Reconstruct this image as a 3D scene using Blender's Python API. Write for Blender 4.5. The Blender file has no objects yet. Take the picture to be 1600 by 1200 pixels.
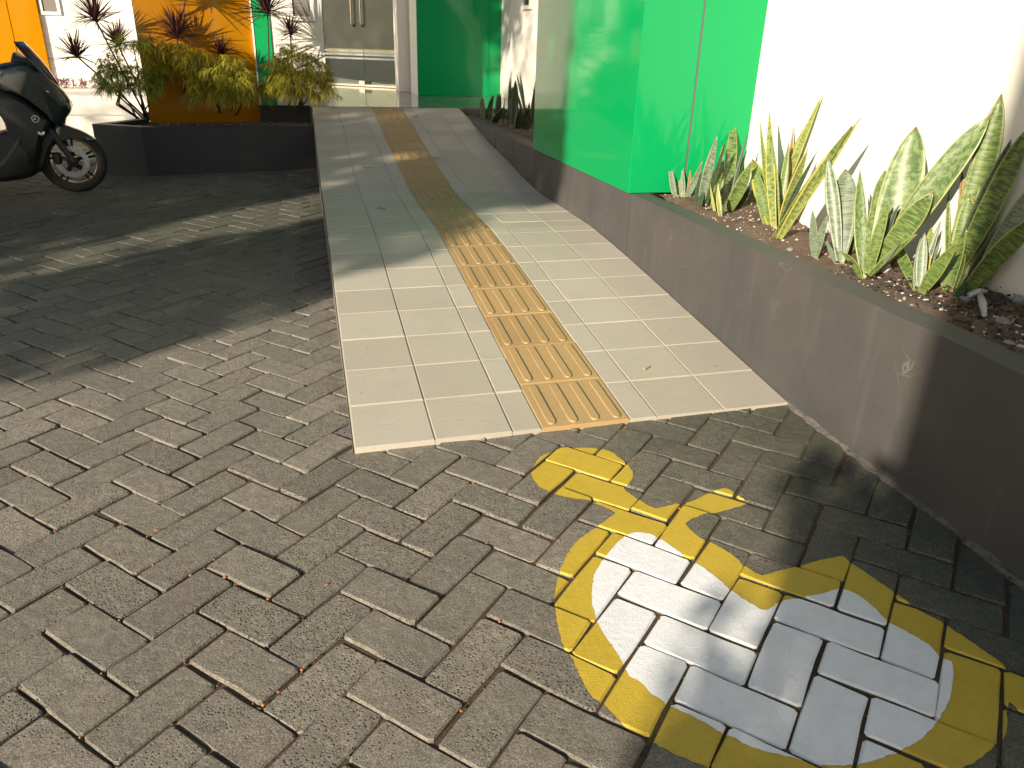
import bpy, bmesh, math, random
from mathutils import Vector, Matrix
from mathutils.geometry import tessellate_polygon
random.seed(7)
PI = math.pi
sc = bpy.context.scene
COL = sc.collection

# ------------------------------------------------------------------ camera
FPX = 1184.45; CXP, CYP = 800.0, 600.0
CAM = Vector((-0.0648, -2.0782, 1.1469))
PITCH, ROLL, YAW = 0.41797, -0.02994, 0.26154
_f = Vector((math.sin(YAW)*math.cos(PITCH), math.cos(YAW)*math.cos(PITCH), -math.sin(PITCH)))
_r0 = Vector((math.cos(YAW), -math.sin(YAW), 0)); _d0 = _f.cross(_r0)
_r = _r0*math.cos(ROLL) + _d0*math.sin(ROLL); _d = -_r0*math.sin(ROLL) + _d0*math.cos(ROLL)
cd = bpy.data.cameras.new('camera'); cam = bpy.data.objects.new('camera', cd); COL.objects.link(cam)
cd.sensor_width = 36; cd.sensor_fit = 'HORIZONTAL'; cd.lens = FPX/1600*36; cd.clip_start = .05; cd.clip_end = 500
M = Matrix(((_r.x, -_d.x, -_f.x, CAM.x), (_r.y, -_d.y, -_f.y, CAM.y), (_r.z, -_d.z, -_f.z, CAM.z), (0, 0, 0, 1)))
cam.matrix_world = M
sc.camera = cam

# ------------------------------------------------------------------ world, sun, exposure
SUN_AZ, SUN_EL = math.radians(48), math.radians(20)     # travel direction from +Y towards +X
w = bpy.data.worlds.new('World'); sc.world = w; w.use_nodes = True
wn = w.node_tree; bg = wn.nodes['Background']
sky = wn.nodes.new('ShaderNodeTexSky'); sky.sky_type = 'NISHITA'; sky.sun_disc = False
sky.sun_elevation = SUN_EL; sky.sun_rotation = PI + SUN_AZ
sky.air_density = 1.0; sky.dust_density = 1.5; sky.ozone_density = 1.0
wn.links.new(sky.outputs[0], bg.inputs[0]); bg.inputs[1].default_value = 0.075
sl = bpy.data.lights.new('sun', 'SUN'); sl.energy = 5.0; sl.angle = math.radians(.53); sl.color = (1, .87, .70)
so = bpy.data.objects.new('sun', sl); COL.objects.link(so)
SD = Vector((math.sin(SUN_AZ)*math.cos(SUN_EL), math.cos(SUN_AZ)*math.cos(SUN_EL), -math.sin(SUN_EL)))
so.rotation_euler = SD.to_track_quat('-Z', 'Y').to_euler(); so.location = (-6, -6, 5)
sc.view_settings.view_transform = 'Standard'; sc.view_settings.look = 'None'
sc.view_settings.exposure = 0.8; sc.view_settings.gamma = 1
sc.render.engine = 'CYCLES'

# ------------------------------------------------------------------ pixel helpers (a pixel gives a direction, a plane gives the distance)
def ray(x, y): return _r*((x-CXP)/FPX) + _d*((y-CYP)/FPX) + _f
def at_x(x, y, X): v = ray(x, y); return CAM + v*((X-CAM.x)/v.x)
def at_y(x, y, Y): v = ray(x, y); return CAM + v*((Y-CAM.y)/v.y)
def at_z(x, y, Z=0.): v = ray(x, y); return CAM + v*((Z-CAM.z)/v.z)
def pix(P):
    q = Vector(P)-CAM; d = q.dot(_f)
    if d < .05: return None
    return (CXP+FPX*q.dot(_r)/d, CYP+FPX*q.dot(_d)/d)
def clampf(v, a, b): return max(a, min(b, v))
def gz(x, y): return .0186*clampf(x, -2, 1.7) + .0083*clampf(y, -3, 5)
def at_g(x, y):
    z = 0.
    for _ in range(12): P = at_z(x, y, z); z = gz(P.x, P.y)
    return P
PROF = [(-1, -.085), (0, .018), (1.5, .157), (1.8, .180), (2.1, .199), (3.2, .206), (3.7, .252), (4.1, .300), (4.75, .362), (5.45, .454), (6.25, .545), (9, .545)]
def ramp_z(x, y):
    for (a, b), (c, d) in zip(PROF, PROF[1:]):
        if y <= c: z = b+(d-b)*(y-a)/(c-a); break
    else: z = .545
    return z + .0117*x*clampf(1-y/4., 0, 1)

# ------------------------------------------------------------------ mesh helpers
class MB:
    def __init__(s): s.v = []; s.f = []; s.uv = None
    def add(s, vs, fs):
        o = len(s.v); s.v += [tuple(v) for v in vs]; s.f += [tuple(i+o for i in f) for f in fs]; return o
    def box(s, a, b, bev=0.0):
        x0, y0, z0 = a; x1, y1, z1 = b
        if bev <= 0:
            s.add([(x0, y0, z0), (x1, y0, z0), (x1, y1, z0), (x0, y1, z0), (x0, y0, z1), (x1, y0, z1), (x1, y1, z1), (x0, y1, z1)],
                  [(3, 2, 1, 0), (4, 5, 6, 7), (0, 1, 5, 4), (1, 2, 6, 5), (2, 3, 7, 6), (3, 0, 4, 7)]); return s
        e = bev
        V = []
        for sx, sy, sz in [(i, j, k) for k in (0, 1) for j in (0, 1) for i in (0, 1)]:
            X = (x0, x1)[sx]; Y = (y0, y1)[sy]; Z = (z0, z1)[sz]
            ex = e if sx == 0 else -e; ey = e if sy == 0 else -e; ez = e if sz == 0 else -e
            V += [(X, Y+ey, Z+ez), (X+ex, Y, Z+ez), (X+ex, Y+ey, Z)]
        bm = bmesh.new(); vv = [bm.verts.new(v) for v in V]
        bmesh.ops.convex_hull(bm, input=vv)
        bm.verts.index_update()
        s.add([v.co.copy() for v in bm.verts], [[v.index for v in f.verts] for f in bm.faces]); bm.free(); return s
    def prism(s, poly, z0, z1):
        n = len(poly)
        # counter-clockwise wanted
        ar = sum(poly[i][0]*poly[(i+1) % n][1]-poly[(i+1) % n][0]*poly[i][1] for i in range(n))
        if ar < 0: poly = poly[::-1]
        s.add([(x, y, z0) for x, y in poly]+[(x, y, z1) for x, y in poly],
              [tuple(range(n-1, -1, -1)), tuple(range(n, 2*n))]+[(i, (i+1) % n, n+(i+1) % n, n+i) for i in range(n)]); return s
    def tube(s, pts, rad, n=8, caps=True):
        pts = [Vector(p) for p in pts]; rs = rad if isinstance(rad, (list, tuple)) else [rad]*len(pts)
        o = len(s.v); up = Vector((.13, .21, 1)).normalized()
        for i, p in enumerate(pts):
            t = (pts[min(i+1, len(pts)-1)]-pts[max(i-1, 0)]).normalized()
            a = t.cross(up)
            if a.length < .05: a = t.cross(Vector((1, 0, 0)))
            a.normalize(); b = t.cross(a)
            for k in range(n):
                q = p+(a*math.cos(2*PI*k/n)+b*math.sin(2*PI*k/n))*rs[i]; s.v.append(tuple(q))
        for i in range(len(pts)-1):
            for k in range(n):
                s.f.append((o+i*n+k, o+i*n+(k+1) % n, o+(i+1)*n+(k+1) % n, o+(i+1)*n+k))
        if caps:
            s.f.append(tuple(o+k for k in range(n))[::-1]); s.f.append(tuple(o+(len(pts)-1)*n+k for k in range(n)))
        return s
    def lathe(s, prof, c, axis, n=32):   # prof (r, h) rings around axis through c
        c = Vector(c); ax = Vector(axis).normalized(); a = ax.orthogonal().normalized(); b = ax.cross(a); o = len(s.v); m = len(prof)
        for k in range(n):
            e = a*math.cos(2*PI*k/n)+b*math.sin(2*PI*k/n)
            for r, h in prof: s.v.append(tuple(c+e*r+ax*h))
        for k in range(n):
            for j in range(m-1):
                k2 = (k+1) % n; s.f.append((o+k*m+j, o+k2*m+j, o+k2*m+j+1, o+k*m+j+1))
        return s
    def build(s, name, mat, parent=None, smooth=False, fix=False):
        me = bpy.data.meshes.new(name); me.from_pydata(s.v, [], s.f)
        if fix:
            bm = bmesh.new(); bm.from_mesh(me); bmesh.ops.recalc_face_normals(bm, faces=bm.faces); bm.to_mesh(me); bm.free()
        if mat: me.materials.append(mat)
        if smooth:
            me.polygons.foreach_set('use_smooth', [True]*len(me.polygons))
        me.update()
        o = bpy.data.objects.new(name, me); COL.objects.link(o)
        if parent: o.parent = parent
        return o
def empty(name, loc=(0, 0, 0), rz=0):
    o = bpy.data.objects.new(name, None); COL.objects.link(o); o.location = loc; o.rotation_euler = (0, 0, rz); o.empty_display_size = .1; return o
def tag(o, label=None, cat=None, group=None, kind=None):
    if label: o['label'] = label
    if cat: o['category'] = cat
    if group: o['group'] = group
    if kind: o['kind'] = kind
    return o
def keep(o, parent):     # parent without moving (parent built at an offset)
    o.parent = parent; o.matrix_parent_inverse = Matrix.Translation(parent.location).inverted() if not any(parent.rotation_euler) else (Matrix.Translation(parent.location) @ parent.rotation_euler.to_matrix().to_4x4()).inverted(); return o

# ------------------------------------------------------------------ material helpers
class NT:
    def __init__(s, name):
        s.m = bpy.data.materials.new(name); s.m.use_nodes = True; s.t = s.m.node_tree; s.b = s.t.nodes['Principled BSDF']; s.out = s.t.nodes['Material Output']
    def n(s, typ, **k):
        nd = s.t.nodes.new(typ)
        for a, v in k.items():
            if a.startswith('i_'):
                key = a[2:]; key = int(key) if key.isdigit() else key.replace('_', ' ')
                nd.inputs[key].default_value = v
            else: setattr(nd, a, v)
        return nd
    def l(s, a, b): s.t.links.new(a, b)
    def pos(s): return s.n('ShaderNodeNewGeometry').outputs['Position']
    def noise(s, vec, scale, detail=4, rough=.55, dist=0):
        nd = s.n('ShaderNodeTexNoise', i_Scale=scale, i_Detail=detail, i_Roughness=rough, i_Distortion=dist); s.l(vec, nd.inputs['Vector']); return nd.outputs['Fac']
    def voro(s, vec, scale, feature='F1', out='Distance', rnd=1):
        nd = s.n('ShaderNodeTexVoronoi', feature=feature, i_Scale=scale, i_Randomness=rnd); s.l(vec, nd.inputs['Vector']); return nd.outputs[out]
    def mapr(s, v, a, b, c=0., d=1., smooth=False):
        nd = s.n('ShaderNodeMapRange', i_1=a, i_2=b, i_3=c, i_4=d)
        if smooth: nd.interpolation_type = 'SMOOTHSTEP'
        s.l(v, nd.inputs[0]); return nd.outputs[0]
    def mix(s, fac, a, b, blend='MIX'):
        nd = s.n('ShaderNodeMix', data_type='RGBA', blend_type=blend)
        for sock, v in ((nd.inputs[0], fac), (nd.inputs[6], a), (nd.inputs[7], b)):
            if isinstance(v, (int, float)): sock.default_value = v
            elif isinstance(v, (tuple, list)): sock.default_value = (*v[:3], 1)
            else: s.l(v, sock)
        return nd.outputs[2]
    def math(s, op, a, b=None):
        nd = s.n('ShaderNodeMath', operation=op)
        for i, v in enumerate((a, b)):
            if v is None: continue
            if isinstance(v, (int, float)): nd.inputs[i].default_value = v
            else: s.l(v, nd.inputs[i])
        return nd.outputs[0]
    def scalev(s, vec, sx, sy, sz):
        nd = s.n('ShaderNodeVectorMath', operation='MULTIPLY'); s.l(vec, nd.inputs[0]); nd.inputs[1].default_value = (sx, sy, sz); return nd.outputs[0]
    def bump(s, h, strength=.3, dist=.01, prev=None):
        nd = s.n('ShaderNodeBump', i_Strength=strength, i_Distance=dist); s.l(h, nd.inputs['Height'])
        if prev is not None: s.l(prev, nd.inputs['Normal'])
        return nd.outputs[0]
    def fin(s, col=None, rough=None, normal=None, **k):
        for sock, v in (('Base Color', col), ('Roughness', rough), ('Normal', normal)):
            if v is None: continue
            if isinstance(v, (int, float)): s.b.inputs[sock].default_value = v
            elif isinstance(v, (tuple, list)): s.b.inputs[sock].default_value = (*v[:3], 1)
            else: s.l(v, s.b.inputs[sock])
        for a, v in k.items(): s.b.inputs[a.replace('_', ' ')].default_value = v
        return s.m
def plain(name, col, rough=.6, var=.06, scale=9., **k):
    t = NT(name); p = t.pos(); n = t.noise(p, scale, 5); c0 = tuple(c*(1-var*2) for c in col); c1 = tuple(min(1, c*(1+var)) for c in col)
    return t.fin(t.mix(n, c0, c1), rough, **k)

# ------------------------------------------------------------------ materials
def mat_paver():
    t = NT('concrete_paver'); p = t.pos()
    at = t.n('ShaderNodeAttribute', attribute_name='tone'); tone = at.outputs['Fac']
    off = t.n('ShaderNodeVectorMath', operation='MULTIPLY_ADD'); t.l(at.outputs['Vector'], off.inputs[0]); off.inputs[1].default_value = (37, 53, 11); t.l(p, off.inputs[2]); q = off.outputs[0]
    base = t.mix(tone, (.165, .145, .115), (.36, .318, .255))
    g = t.mapr(t.math('ADD', t.noise(q, 7, 3), t.math('MULTIPLY', t.math('FRACT', t.math('MULTIPLY', tone, 7.3)), .45)), .55, .85)
    base = t.mix(t.math('MULTIPLY', g, .55), base, (.145, .155, .108))
    fine = t.noise(q, 260, 4, .8); base = t.mix(t.mapr(fine, .36, .64), t.mix(.72, base, (.03, .027, .021)), t.mix(.38, base, (.58, .53, .45)))
    med = t.noise(q, 38, 5, .6); base = t.mix(t.mapr(med, .35, .7, 0, .45), base, (.08, .072, .058))
    stain = t.noise(p, 2.3, 4, .6); base = t.mix(t.mapr(stain, .45, .72, 0, .4), base, (.11, .10, .085))
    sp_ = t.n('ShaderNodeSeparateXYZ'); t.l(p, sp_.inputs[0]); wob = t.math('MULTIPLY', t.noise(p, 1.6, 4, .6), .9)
    stain_shade = t.math('MAXIMUM', t.mapr(t.math('ADD', sp_.outputs[0], wob), 1.0, 1.75), t.mapr(t.math('ADD', sp_.outputs[1], wob), 1.3, 3.2))
    base = t.mix(t.math('MULTIPLY', stain_shade, .95), base, t.mix(1., base, (.44, .49, .42), 'MULTIPLY'))  # stain by the right wall; further back, yard shade painted into the colour
    pits = t.mapr(t.voro(q, 120), .0, .34)
    rough_zone = t.math('MAXIMUM', t.mapr(t.noise(q, 9, 2), .50, .68), t.mapr(t.math('FRACT', t.math('MULTIPLY', tone, 23.7)), .62, .70))
    pz = t.math('MULTIPLY', t.math('SUBTRACT', 1, pits), rough_zone)
    base = t.mix(t.math('MULTIPLY', pz, .75), base, (.035, .03, .024))
    white = t.mapr(t.noise(q, 60, 2), .73, .80); base = t.mix(t.math('MULTIPLY', white, .5), base, (.45, .44, .4))
    h = t.math('ADD', t.math('MULTIPLY', fine, .35), t.math('SUBTRACT', t.math('MULTIPLY', med, .7), pz))
    return t.fin(base, .88, t.bump(h, 1., .007))
def mat_bed():
    t = NT('joint_dirt'); p = t.pos(); n = t.noise(p, 6, 5); f = t.noise(p, 160, 4, .7)
    c = t.mix(t.mapr(n, .5, .68), (.075, .052, .034), (.085, .080, .018)); c = t.mix(t.mapr(f, .3, .75), t.mix(.6, c, (.012, .01, .008)), t.mix(.25, c, (.25, .14, .08)))
    return t.fin(c, .95, t.bump(f, .8, .006))
def mat_paint(name, col, wear):
    t = NT(name); p = t.pos(); n = t.noise(p, 210, 4, .75); m = t.noise(p, 9, 4, .6)
    spots = t.mapr(t.math('ADD', n, t.math('MULTIPLY', m, wear)), .72, .80)
    dirt = t.mapr(t.noise(p, 22, 5, .7), .4, .8, 0, .35)
    c = t.mix(dirt, col, tuple(v*.62 for v in col)); c = t.mix(t.math('MULTIPLY', spots, .8), c, (.09, .08, .065))
    return t.fin(c, .55, t.bump(t.math('ADD', t.noise(p, 330, 3, .7), t.math('MULTIPLY', t.noise(p, 60, 4), .8)), .6, .0025))
def mat_tile():
    t = NT('stone_tile'); p = t.pos(); tone = t.n('ShaderNodeAttribute', attribute_name='tone').outputs['Fac']
    base = t.mix(tone, (.375, .345, .285), (.43, .40, .335))
    streak = t.noise(t.scalev(p, 14, 60, 14), 1.0, 6, .65, 1.2)
    base = t.mix(t.mapr(streak, .40, .66, 0, .22), base, (.34, .315, .26))
    scr = t.noise(t.scalev(p, 40, 190, 40), 1.0, 4, .6, 2.0); base = t.mix(t.mapr(scr, .66, .76, 0, .55), base, (.25, .23, .19))
    dirt = t.noise(p, 3.2, 5, .65); base = t.mix(t.mapr(dirt, .5, .78, 0, .45), base, (.30, .275, .225))
    spot = t.noise(p, 26, 3, .6); base = t.mix(t.mapr(spot, .69, .76, 0, .5), base, (.17, .15, .12))
    return t.fin(base, .62, t.bump(t.math('ADD', streak, t.math('MULTIPLY', scr, .5)), .35, .004))
def mat_tactile():
    t = NT('tactile_ceramic'); p = t.pos(); gr = t.n('ShaderNodeAttribute', attribute_name='grime').outputs['Fac']; tone = t.n('ShaderNodeAttribute', attribute_name='tone').outputs['Fac']
    base = t.mix(tone, (.345, .228, .10), (.395, .268, .12)); d = t.noise(p, 5, 5, .65)
    base = t.mix(t.mapr(d, .48, .75, 0, .45), base, (.30, .20, .095)); s = t.noise(p, 120, 3); base = t.mix(t.mapr(s, .62, .75, 0, .25), base, (.2, .14, .07)); base = t.mix(t.math('MULTIPLY', gr, t.mapr(t.noise(p, 9, 4, .7), .35, .6, .25, .95)), base, (.085, .062, .035))
    return t.fin(base, .55, t.bump(s, .15, .002))
def mat_grout():
    t = NT('tile_grout'); p = t.pos(); n = t.noise(p, 3.5, 5, .6)
    return t.fin(t.mix(t.mapr(n, .48, .66), (.45, .395, .29), (.24, .21, .16)), .9, t.bump(t.noise(p, 200, 3), .4, .002))
def mat_darkwall():
    t = NT('charcoal_plaster'); p = t.pos(); n = t.noise(p, 3.2, 6, .62); f = t.noise(p, 70, 4)
    c = t.mix(t.mapr(n, .35, .68), (.056, .055, .054), (.076, .070, .063))
    run = t.noise(t.scalev(p, 22, 22, 1.6), 1, 4, .55); c = t.mix(t.mapr(run, .55, .75, 0, .16), c, (.15, .15, .15))
    chalk = t.mapr(t.noise(p, 7, 6, .75), .60, .78, 0, .26); c = t.mix(chalk, c, (.17, .165, .155))
    wv = t.n('ShaderNodeVectorMath', operation='ADD'); nv = t.n('ShaderNodeTexNoise', i_Scale=6.0, i_Detail=4); t.l(p, nv.inputs['Vector'])
    sm = t.n('ShaderNodeVectorMath', operation='SCALE'); t.l(nv.outputs['Color'], sm.inputs[0]); sm.inputs['Scale'].default_value = .12; t.l(p, wv.inputs[0]); t.l(sm.outputs[0], wv.inputs[1])
    e = t.voro(wv.outputs[0], 5.5, 'DISTANCE_TO_EDGE'); crack = t.math('MULTIPLY', t.mapr(e, .002, .007, 1, 0), t.mapr(t.noise(p, 2.6, 2),   .54, .64))
    c = t.mix(t.math('MULTIPLY', crack, .28), c, (.28, .265, .24))
    c = t.mix(t.mapr(f, .68, .8, 0, .3), c, (.2, .19, .18))
    return t.fin(c, .62, t.bump(t.math('SUBTRACT', t.math('ADD', n, t.math('MULTIPLY', f, .15)), t.math('MULTIPLY', crack, .3)), .18, .01))
def mat_gloss(name, col, seed):
    t = NT(name); p = t.pos(); n = t.noise(p, 1.3, 4)
    wav = t.noise(t.scalev(p, 1, 1, .6), 1.6, 1)
    m = t.fin(t.mix(n, tuple(c*.95 for c in col), tuple(c*1.04 for c in col)), t.mapr(t.noise(p, 6, 5), .3, .8, .05, .11), t.bump(wav, .035, .1)); t.b.inputs['Specular IOR Level'].default_value = .30; return m
def mat_white():
    t = NT('white_wall_paint'); p = t.pos(); n = t.noise(p, 1.7, 5, .6); f = t.noise(p, 120, 3)
    c = t.mix(t.mapr(n, .4, .75, 0, .5), (.76, .735, .66), (.70, .675, .605)); return t.fin(c, .7, t.bump(t.math('ADD', f, t.math('MULTIPLY', n, 2)), .08, .004))
def mat_soil():
    t = NT('planter_soil'); p = t.pos(); n = t.noise(p, 8, 5, .65); f = t.noise(p, 130, 5, .75)
    c = t.mix(t.mapr(n, .4, .66), (.20, .115, .072), (.30, .225, .16)); c = t.mix(t.mapr(f, .3, .7), t.mix(.7, c, (.02, .014, .01)), c)
    return t.fin(c, .95, t.bump(t.math('ADD', f, n), 1., .012))
def mat_granite():
    t = NT('polished_granite'); p = t.pos(); n = t.noise(p, 60, 4, .7); l = t.noise(p, 2, 4)
    return t.fin(t.mix(n, (.10, .098, .088), t.mix(l, (.22, .21, .19), (.17, .165, .15))), .07)

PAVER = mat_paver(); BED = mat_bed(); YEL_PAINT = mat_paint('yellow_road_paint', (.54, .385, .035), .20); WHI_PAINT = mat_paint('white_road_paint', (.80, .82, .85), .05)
TILE = mat_tile(); TACT = mat_tactile(); GROUT = mat_grout(); DARK = mat_darkwall(); WHITE = mat_white(); SOIL = mat_soil(); GRANITE = mat_granite()
GREEN = mat_gloss('glossy_green_panel', (.003, .285, .085), 1); YELLOW = mat_gloss('glossy_yellow_panel', (.43, .172, .002), 2)
DARKBLUE = plain('black_planter_paint', (.020, .022, .027), .55, .25, 5)
STEEL = plain('brushed_steel', (.62, .60, .56), .25, .05, 20, Metallic=1.0)
SEAM = plain('seam_sealant', (.10, .115, .10), .6)
ALU = plain('door_frame_paint', (.50, .48, .43), .4)

def set_tone(o, vals=None, v=None):
    a = o.data.attributes.new('tone', 'FLOAT', 'POINT'); n = len(o.data.vertices)
    a.data.foreach_set('value', vals if vals is not None else [v]*n)

# ------------------------------------------------------------------ ground: pavement bed and herringbone pavers
def axis(vals): return sorted(set(vals))
gx = axis([-80, -30, -12]+[-6+.5*i for i in range(18)]+[3, 6, 12, 30, 80]); gy = axis([-80, -30, -12, -6]+[-4+.5*i for i in range(26)]+[10, 14, 30, 80])
mb = MB(); nx = len(gx)
mb.add([(x, y, gz(x, y)-.0072) for y in gy for x in gx], [(j*nx+i, j*nx+i+1, (j+1)*nx+i+1, (j+1)*nx+i) for j in range(len(gy)-1) for i in range(nx-1)])
pavement = tag(mb.build('pavement', BED), kind='structure')

LB, LA = .1096, math.radians(-45.98); L0 = Vector((-.0793, -.7808))
E1 = Vector((math.cos(LA), math.sin(LA)))*LB; E2 = Vector((-E1.y, E1.x))
def lat(i, j): return L0+E1*i+E2*j
RW = 1.50                                   # ramp width = face of the planter wall
rp = random.Random(3)
cells = []
for m in range(-45, 46):
    for k in range(-70, 71):
        for (i, j, a, b) in ((k+2*m, -k+2*m, 2, 1), (k-1+2*m, -1-k+2*m, 1, 2)):
            c = lat(i+a/2, j+b/2)
            if not (-5.2 < c.x < 1.62 and -2.9 < c.y < 8.6): continue
            if .12 < c.x < RW+.3 and c.y > .13: continue
            if -1.3 < c.x < .1 and c.y > 5.75: continue
            cells.append((c, a, b))
def paver_geo(c, a, b, r):
    """world-space irregular chamfered block: rings of 8 (bottom, edge, top)"""
    jn = .0017; hx = a*LB/2-jn; hy = b*LB/2-jn; cc = .006
    u = E1.normalized(); v = E2.normalized(); ang = r.gauss(0, .009); cu = math.cos(ang); su = math.sin(ang)
    dx, dy = r.gauss(0, .0018), r.gauss(0, .0018); dz = r.gauss(0, .0017); tx, ty = r.gauss(0, .011), r.gauss(0, .011)
    if a > b: ring = [(-hx+cc, -hy), (-hx*.3, -hy), (hx*.35, -hy), (hx-cc, -hy), (hx, -hy+cc), (hx, hy-cc), (hx-cc, hy), (hx*.3, hy), (-hx*.35, hy), (-hx+cc, hy), (-hx, hy-cc), (-hx, -hy+cc)]
    else: ring = [(-hx+cc, -hy), (hx-cc, -hy), (hx, -hy+cc), (hx, -hy*.3), (hx, hy*.35), (hx, hy-cc), (hx-cc, hy), (-hx+cc, hy), (-hx, hy-cc), (-hx, hy*.3), (-hx, -hy*.35), (-hx, -hy+cc)]
    def W(p, q, z):
        p, q = p*cu-q*su+dx, p*su+q*cu+dy; w = c+u*p+v*q; return Vector((w.x, w.y, gz(w.x, w.y)+dz+tx*p+ty*q+z))
    rj = [(p-math.copysign(abs(r.gauss(0, .0016)), p), q-math.copysign(abs(r.gauss(0, .0016)), q)) for p, q in ring]
    def sh(p, q):
        c1 = max(.0018, r.gauss(.0034, .0012)); return (p-math.copysign(c1, p) if abs(p) > hx*.8 else p, q-math.copysign(c1, q) if abs(q) > hy*.8 else q)
    bot = [W(p, q, -.024) for p, q in rj]; edge = [W(p, q, -.0040) for p, q in rj]; top = [W(*sh(p, q), 0) for p, q in rj]
    return bot, edge, top
NR = 12
PF = [tuple(range(2*NR, 3*NR))]+[(i, (i+1) % NR, NR+(i+1) % NR, NR+i) for i in range(NR)]+[(NR+i, NR+(i+1) % NR, 2*NR+(i+1) % NR, 2*NR+i) for i in range(NR)]
geos = []
for c, a, b in cells:
    g = paver_geo(c, a, b, rp); pc = [pix((q.x, q.y, q.z)) for q in g[2]]; area = 0
    if all(pc) and all(-30 < x < 1630 and -30 < y < 1230 for x, y in pc):
        area = abs(sum(pc[i][0]*pc[(i+1) % NR][1]-pc[(i+1) % NR][0]*pc[i][1] for i in range(NR)))/2
        if c.x > 1.47: area *= .3
    geos.append((area, g, clampf(rp.gauss(.5, .26), 0, 1)))
geos.sort(key=lambda t: -t[0])
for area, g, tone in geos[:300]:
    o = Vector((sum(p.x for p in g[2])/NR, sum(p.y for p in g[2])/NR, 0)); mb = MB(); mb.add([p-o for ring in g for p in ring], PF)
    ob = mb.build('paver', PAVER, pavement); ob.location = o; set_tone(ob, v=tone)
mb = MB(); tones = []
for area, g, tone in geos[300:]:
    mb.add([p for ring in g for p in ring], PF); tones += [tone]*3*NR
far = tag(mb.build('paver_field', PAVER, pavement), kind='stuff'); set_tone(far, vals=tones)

# ------------------------------------------------------------------ symbol painted on the pavers
def zz(p): return at_g(800+p[0]/2, 640+p[1]/2)
Y_OUT = [(60, 190), (90, 150), (150, 124), (235, 117), (300, 128), (345, 158), (374, 190), (377, 215), (364, 234), (350, 248), (385, 275), (418, 299), (450, 312), (500, 300), (560, 285), (610, 262), (665, 246), (700, 264), (737, 291), (660, 316), (600, 330), (542, 358), (590, 405), (640, 423), (700, 462), (730, 492), (775, 520), (800, 515), (890, 492), (960, 472), (1033, 457), (1060, 480), (1120, 520), (1180, 562), (1230, 598), (1290, 635), (1340, 660), (1380, 690), (1450, 737), (1533, 795), (1545, 812), (1600, 830), (1660, 880), (1640, 985), (1552, 918), (1546, 1005), (1500, 1062), (1430, 1110), (1320, 1150), (1180, 1178), (1000, 1190), (820, 1172), (660, 1136), (520, 1082), (450, 1045), (400, 1012), (350, 985), (300, 930), (245, 890), (215, 840), (190, 782), (160, 740), (140, 660), (132, 600), (137, 550), (155, 490), (180, 440), (215, 400), (262, 370), (296, 345), (322, 322), (240, 287), (200, 283), (130, 268), (85, 245), (62, 212)]
W_IN = [(395, 385), (430, 391), (480, 416), (545, 465), (600, 497), (650, 535), (680, 562), (740, 602), (785, 626), (806, 622), (830, 601), (880, 593), (960, 581), (1000, 570), (1030, 560), (1080, 580), (1130, 620), (1165, 655), (1230, 692), (1300, 732), (1340, 772), (1374, 788), (1380, 830), (1370, 900), (1345, 945), (1310, 1000), (1250, 1050), (1150, 1090), (1050, 1110), (950, 1108), (850, 1085), (750, 1060), (690, 1030), (640, 1005), (560, 960), (500, 930), (440, 890), (400, 850), (365, 830), (345, 790), (300, 720), (270, 670), (252, 610), (250, 560), (260, 510), (290, 465), (320, 430), (355, 397)]
def dens(poly, r):
    P = [Vector((q.x, q.y)) for q in map(zz, poly)]; out = []
    n = len(P)
    for i in range(n):
        p0, p1, p2, p3 = P[i-1], P[i], P[(i+1) % n], P[(i+2) % n]; k = max(1, int((p2-p1).length/.008))
        for j in range(k):
            t = j/k; cr = .5*((2*p1)+(p2-p0)*t+(2*p0-5*p1+4*p2-p3)*t*t+(3*p1-p0-3*p2+p3)*t**3); q = p1.lerp(p2, t).lerp(cr, .6)
            out.append(q+Vector((r.gauss(0, .0009), r.gauss(0, .0009))))
    return out
def clip(sub, conv):
    ar = sum(conv[i].x*conv[(i+1) % len(conv)].y-conv[(i+1) % len(conv)].x*conv[i].y for i in range(len(conv)))
    if ar < 0: conv = conv[::-1]
    out = sub
    for i in range(len(conv)):
        a, b = conv[i], conv[(i+1) % len(conv)]; e = b-a; inp = out; out = []
        if not inp: return []
        d = [e.x*(p.y-a.y)-e.y*(p.x-a.x) for p in inp]
        for k in range(len(inp)):
            p, q = inp[k-1], inp[k]; dp, dq = d[k-1], d[k]
            if dq >= 0:
                if dp < 0: out.append(p.lerp(q, dp/(dp-dq)))
                out.append(q)
            elif dp >= 0: out.append(p.lerp(q, dp/(dp-dq)))
    return out
def plane_z(a, b, c):
    n = (b-a).cross(c-a)
    return lambda p: a.z-(n.x*(p.x-a.x)+n.y*(p.y-a.y))/n.z
symbol = tag(empty('painted_symbol', zz((800, 700))), 'yellow outlined symbol with white filling painted on the pavers below the ramp', 'floor marking')
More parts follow.
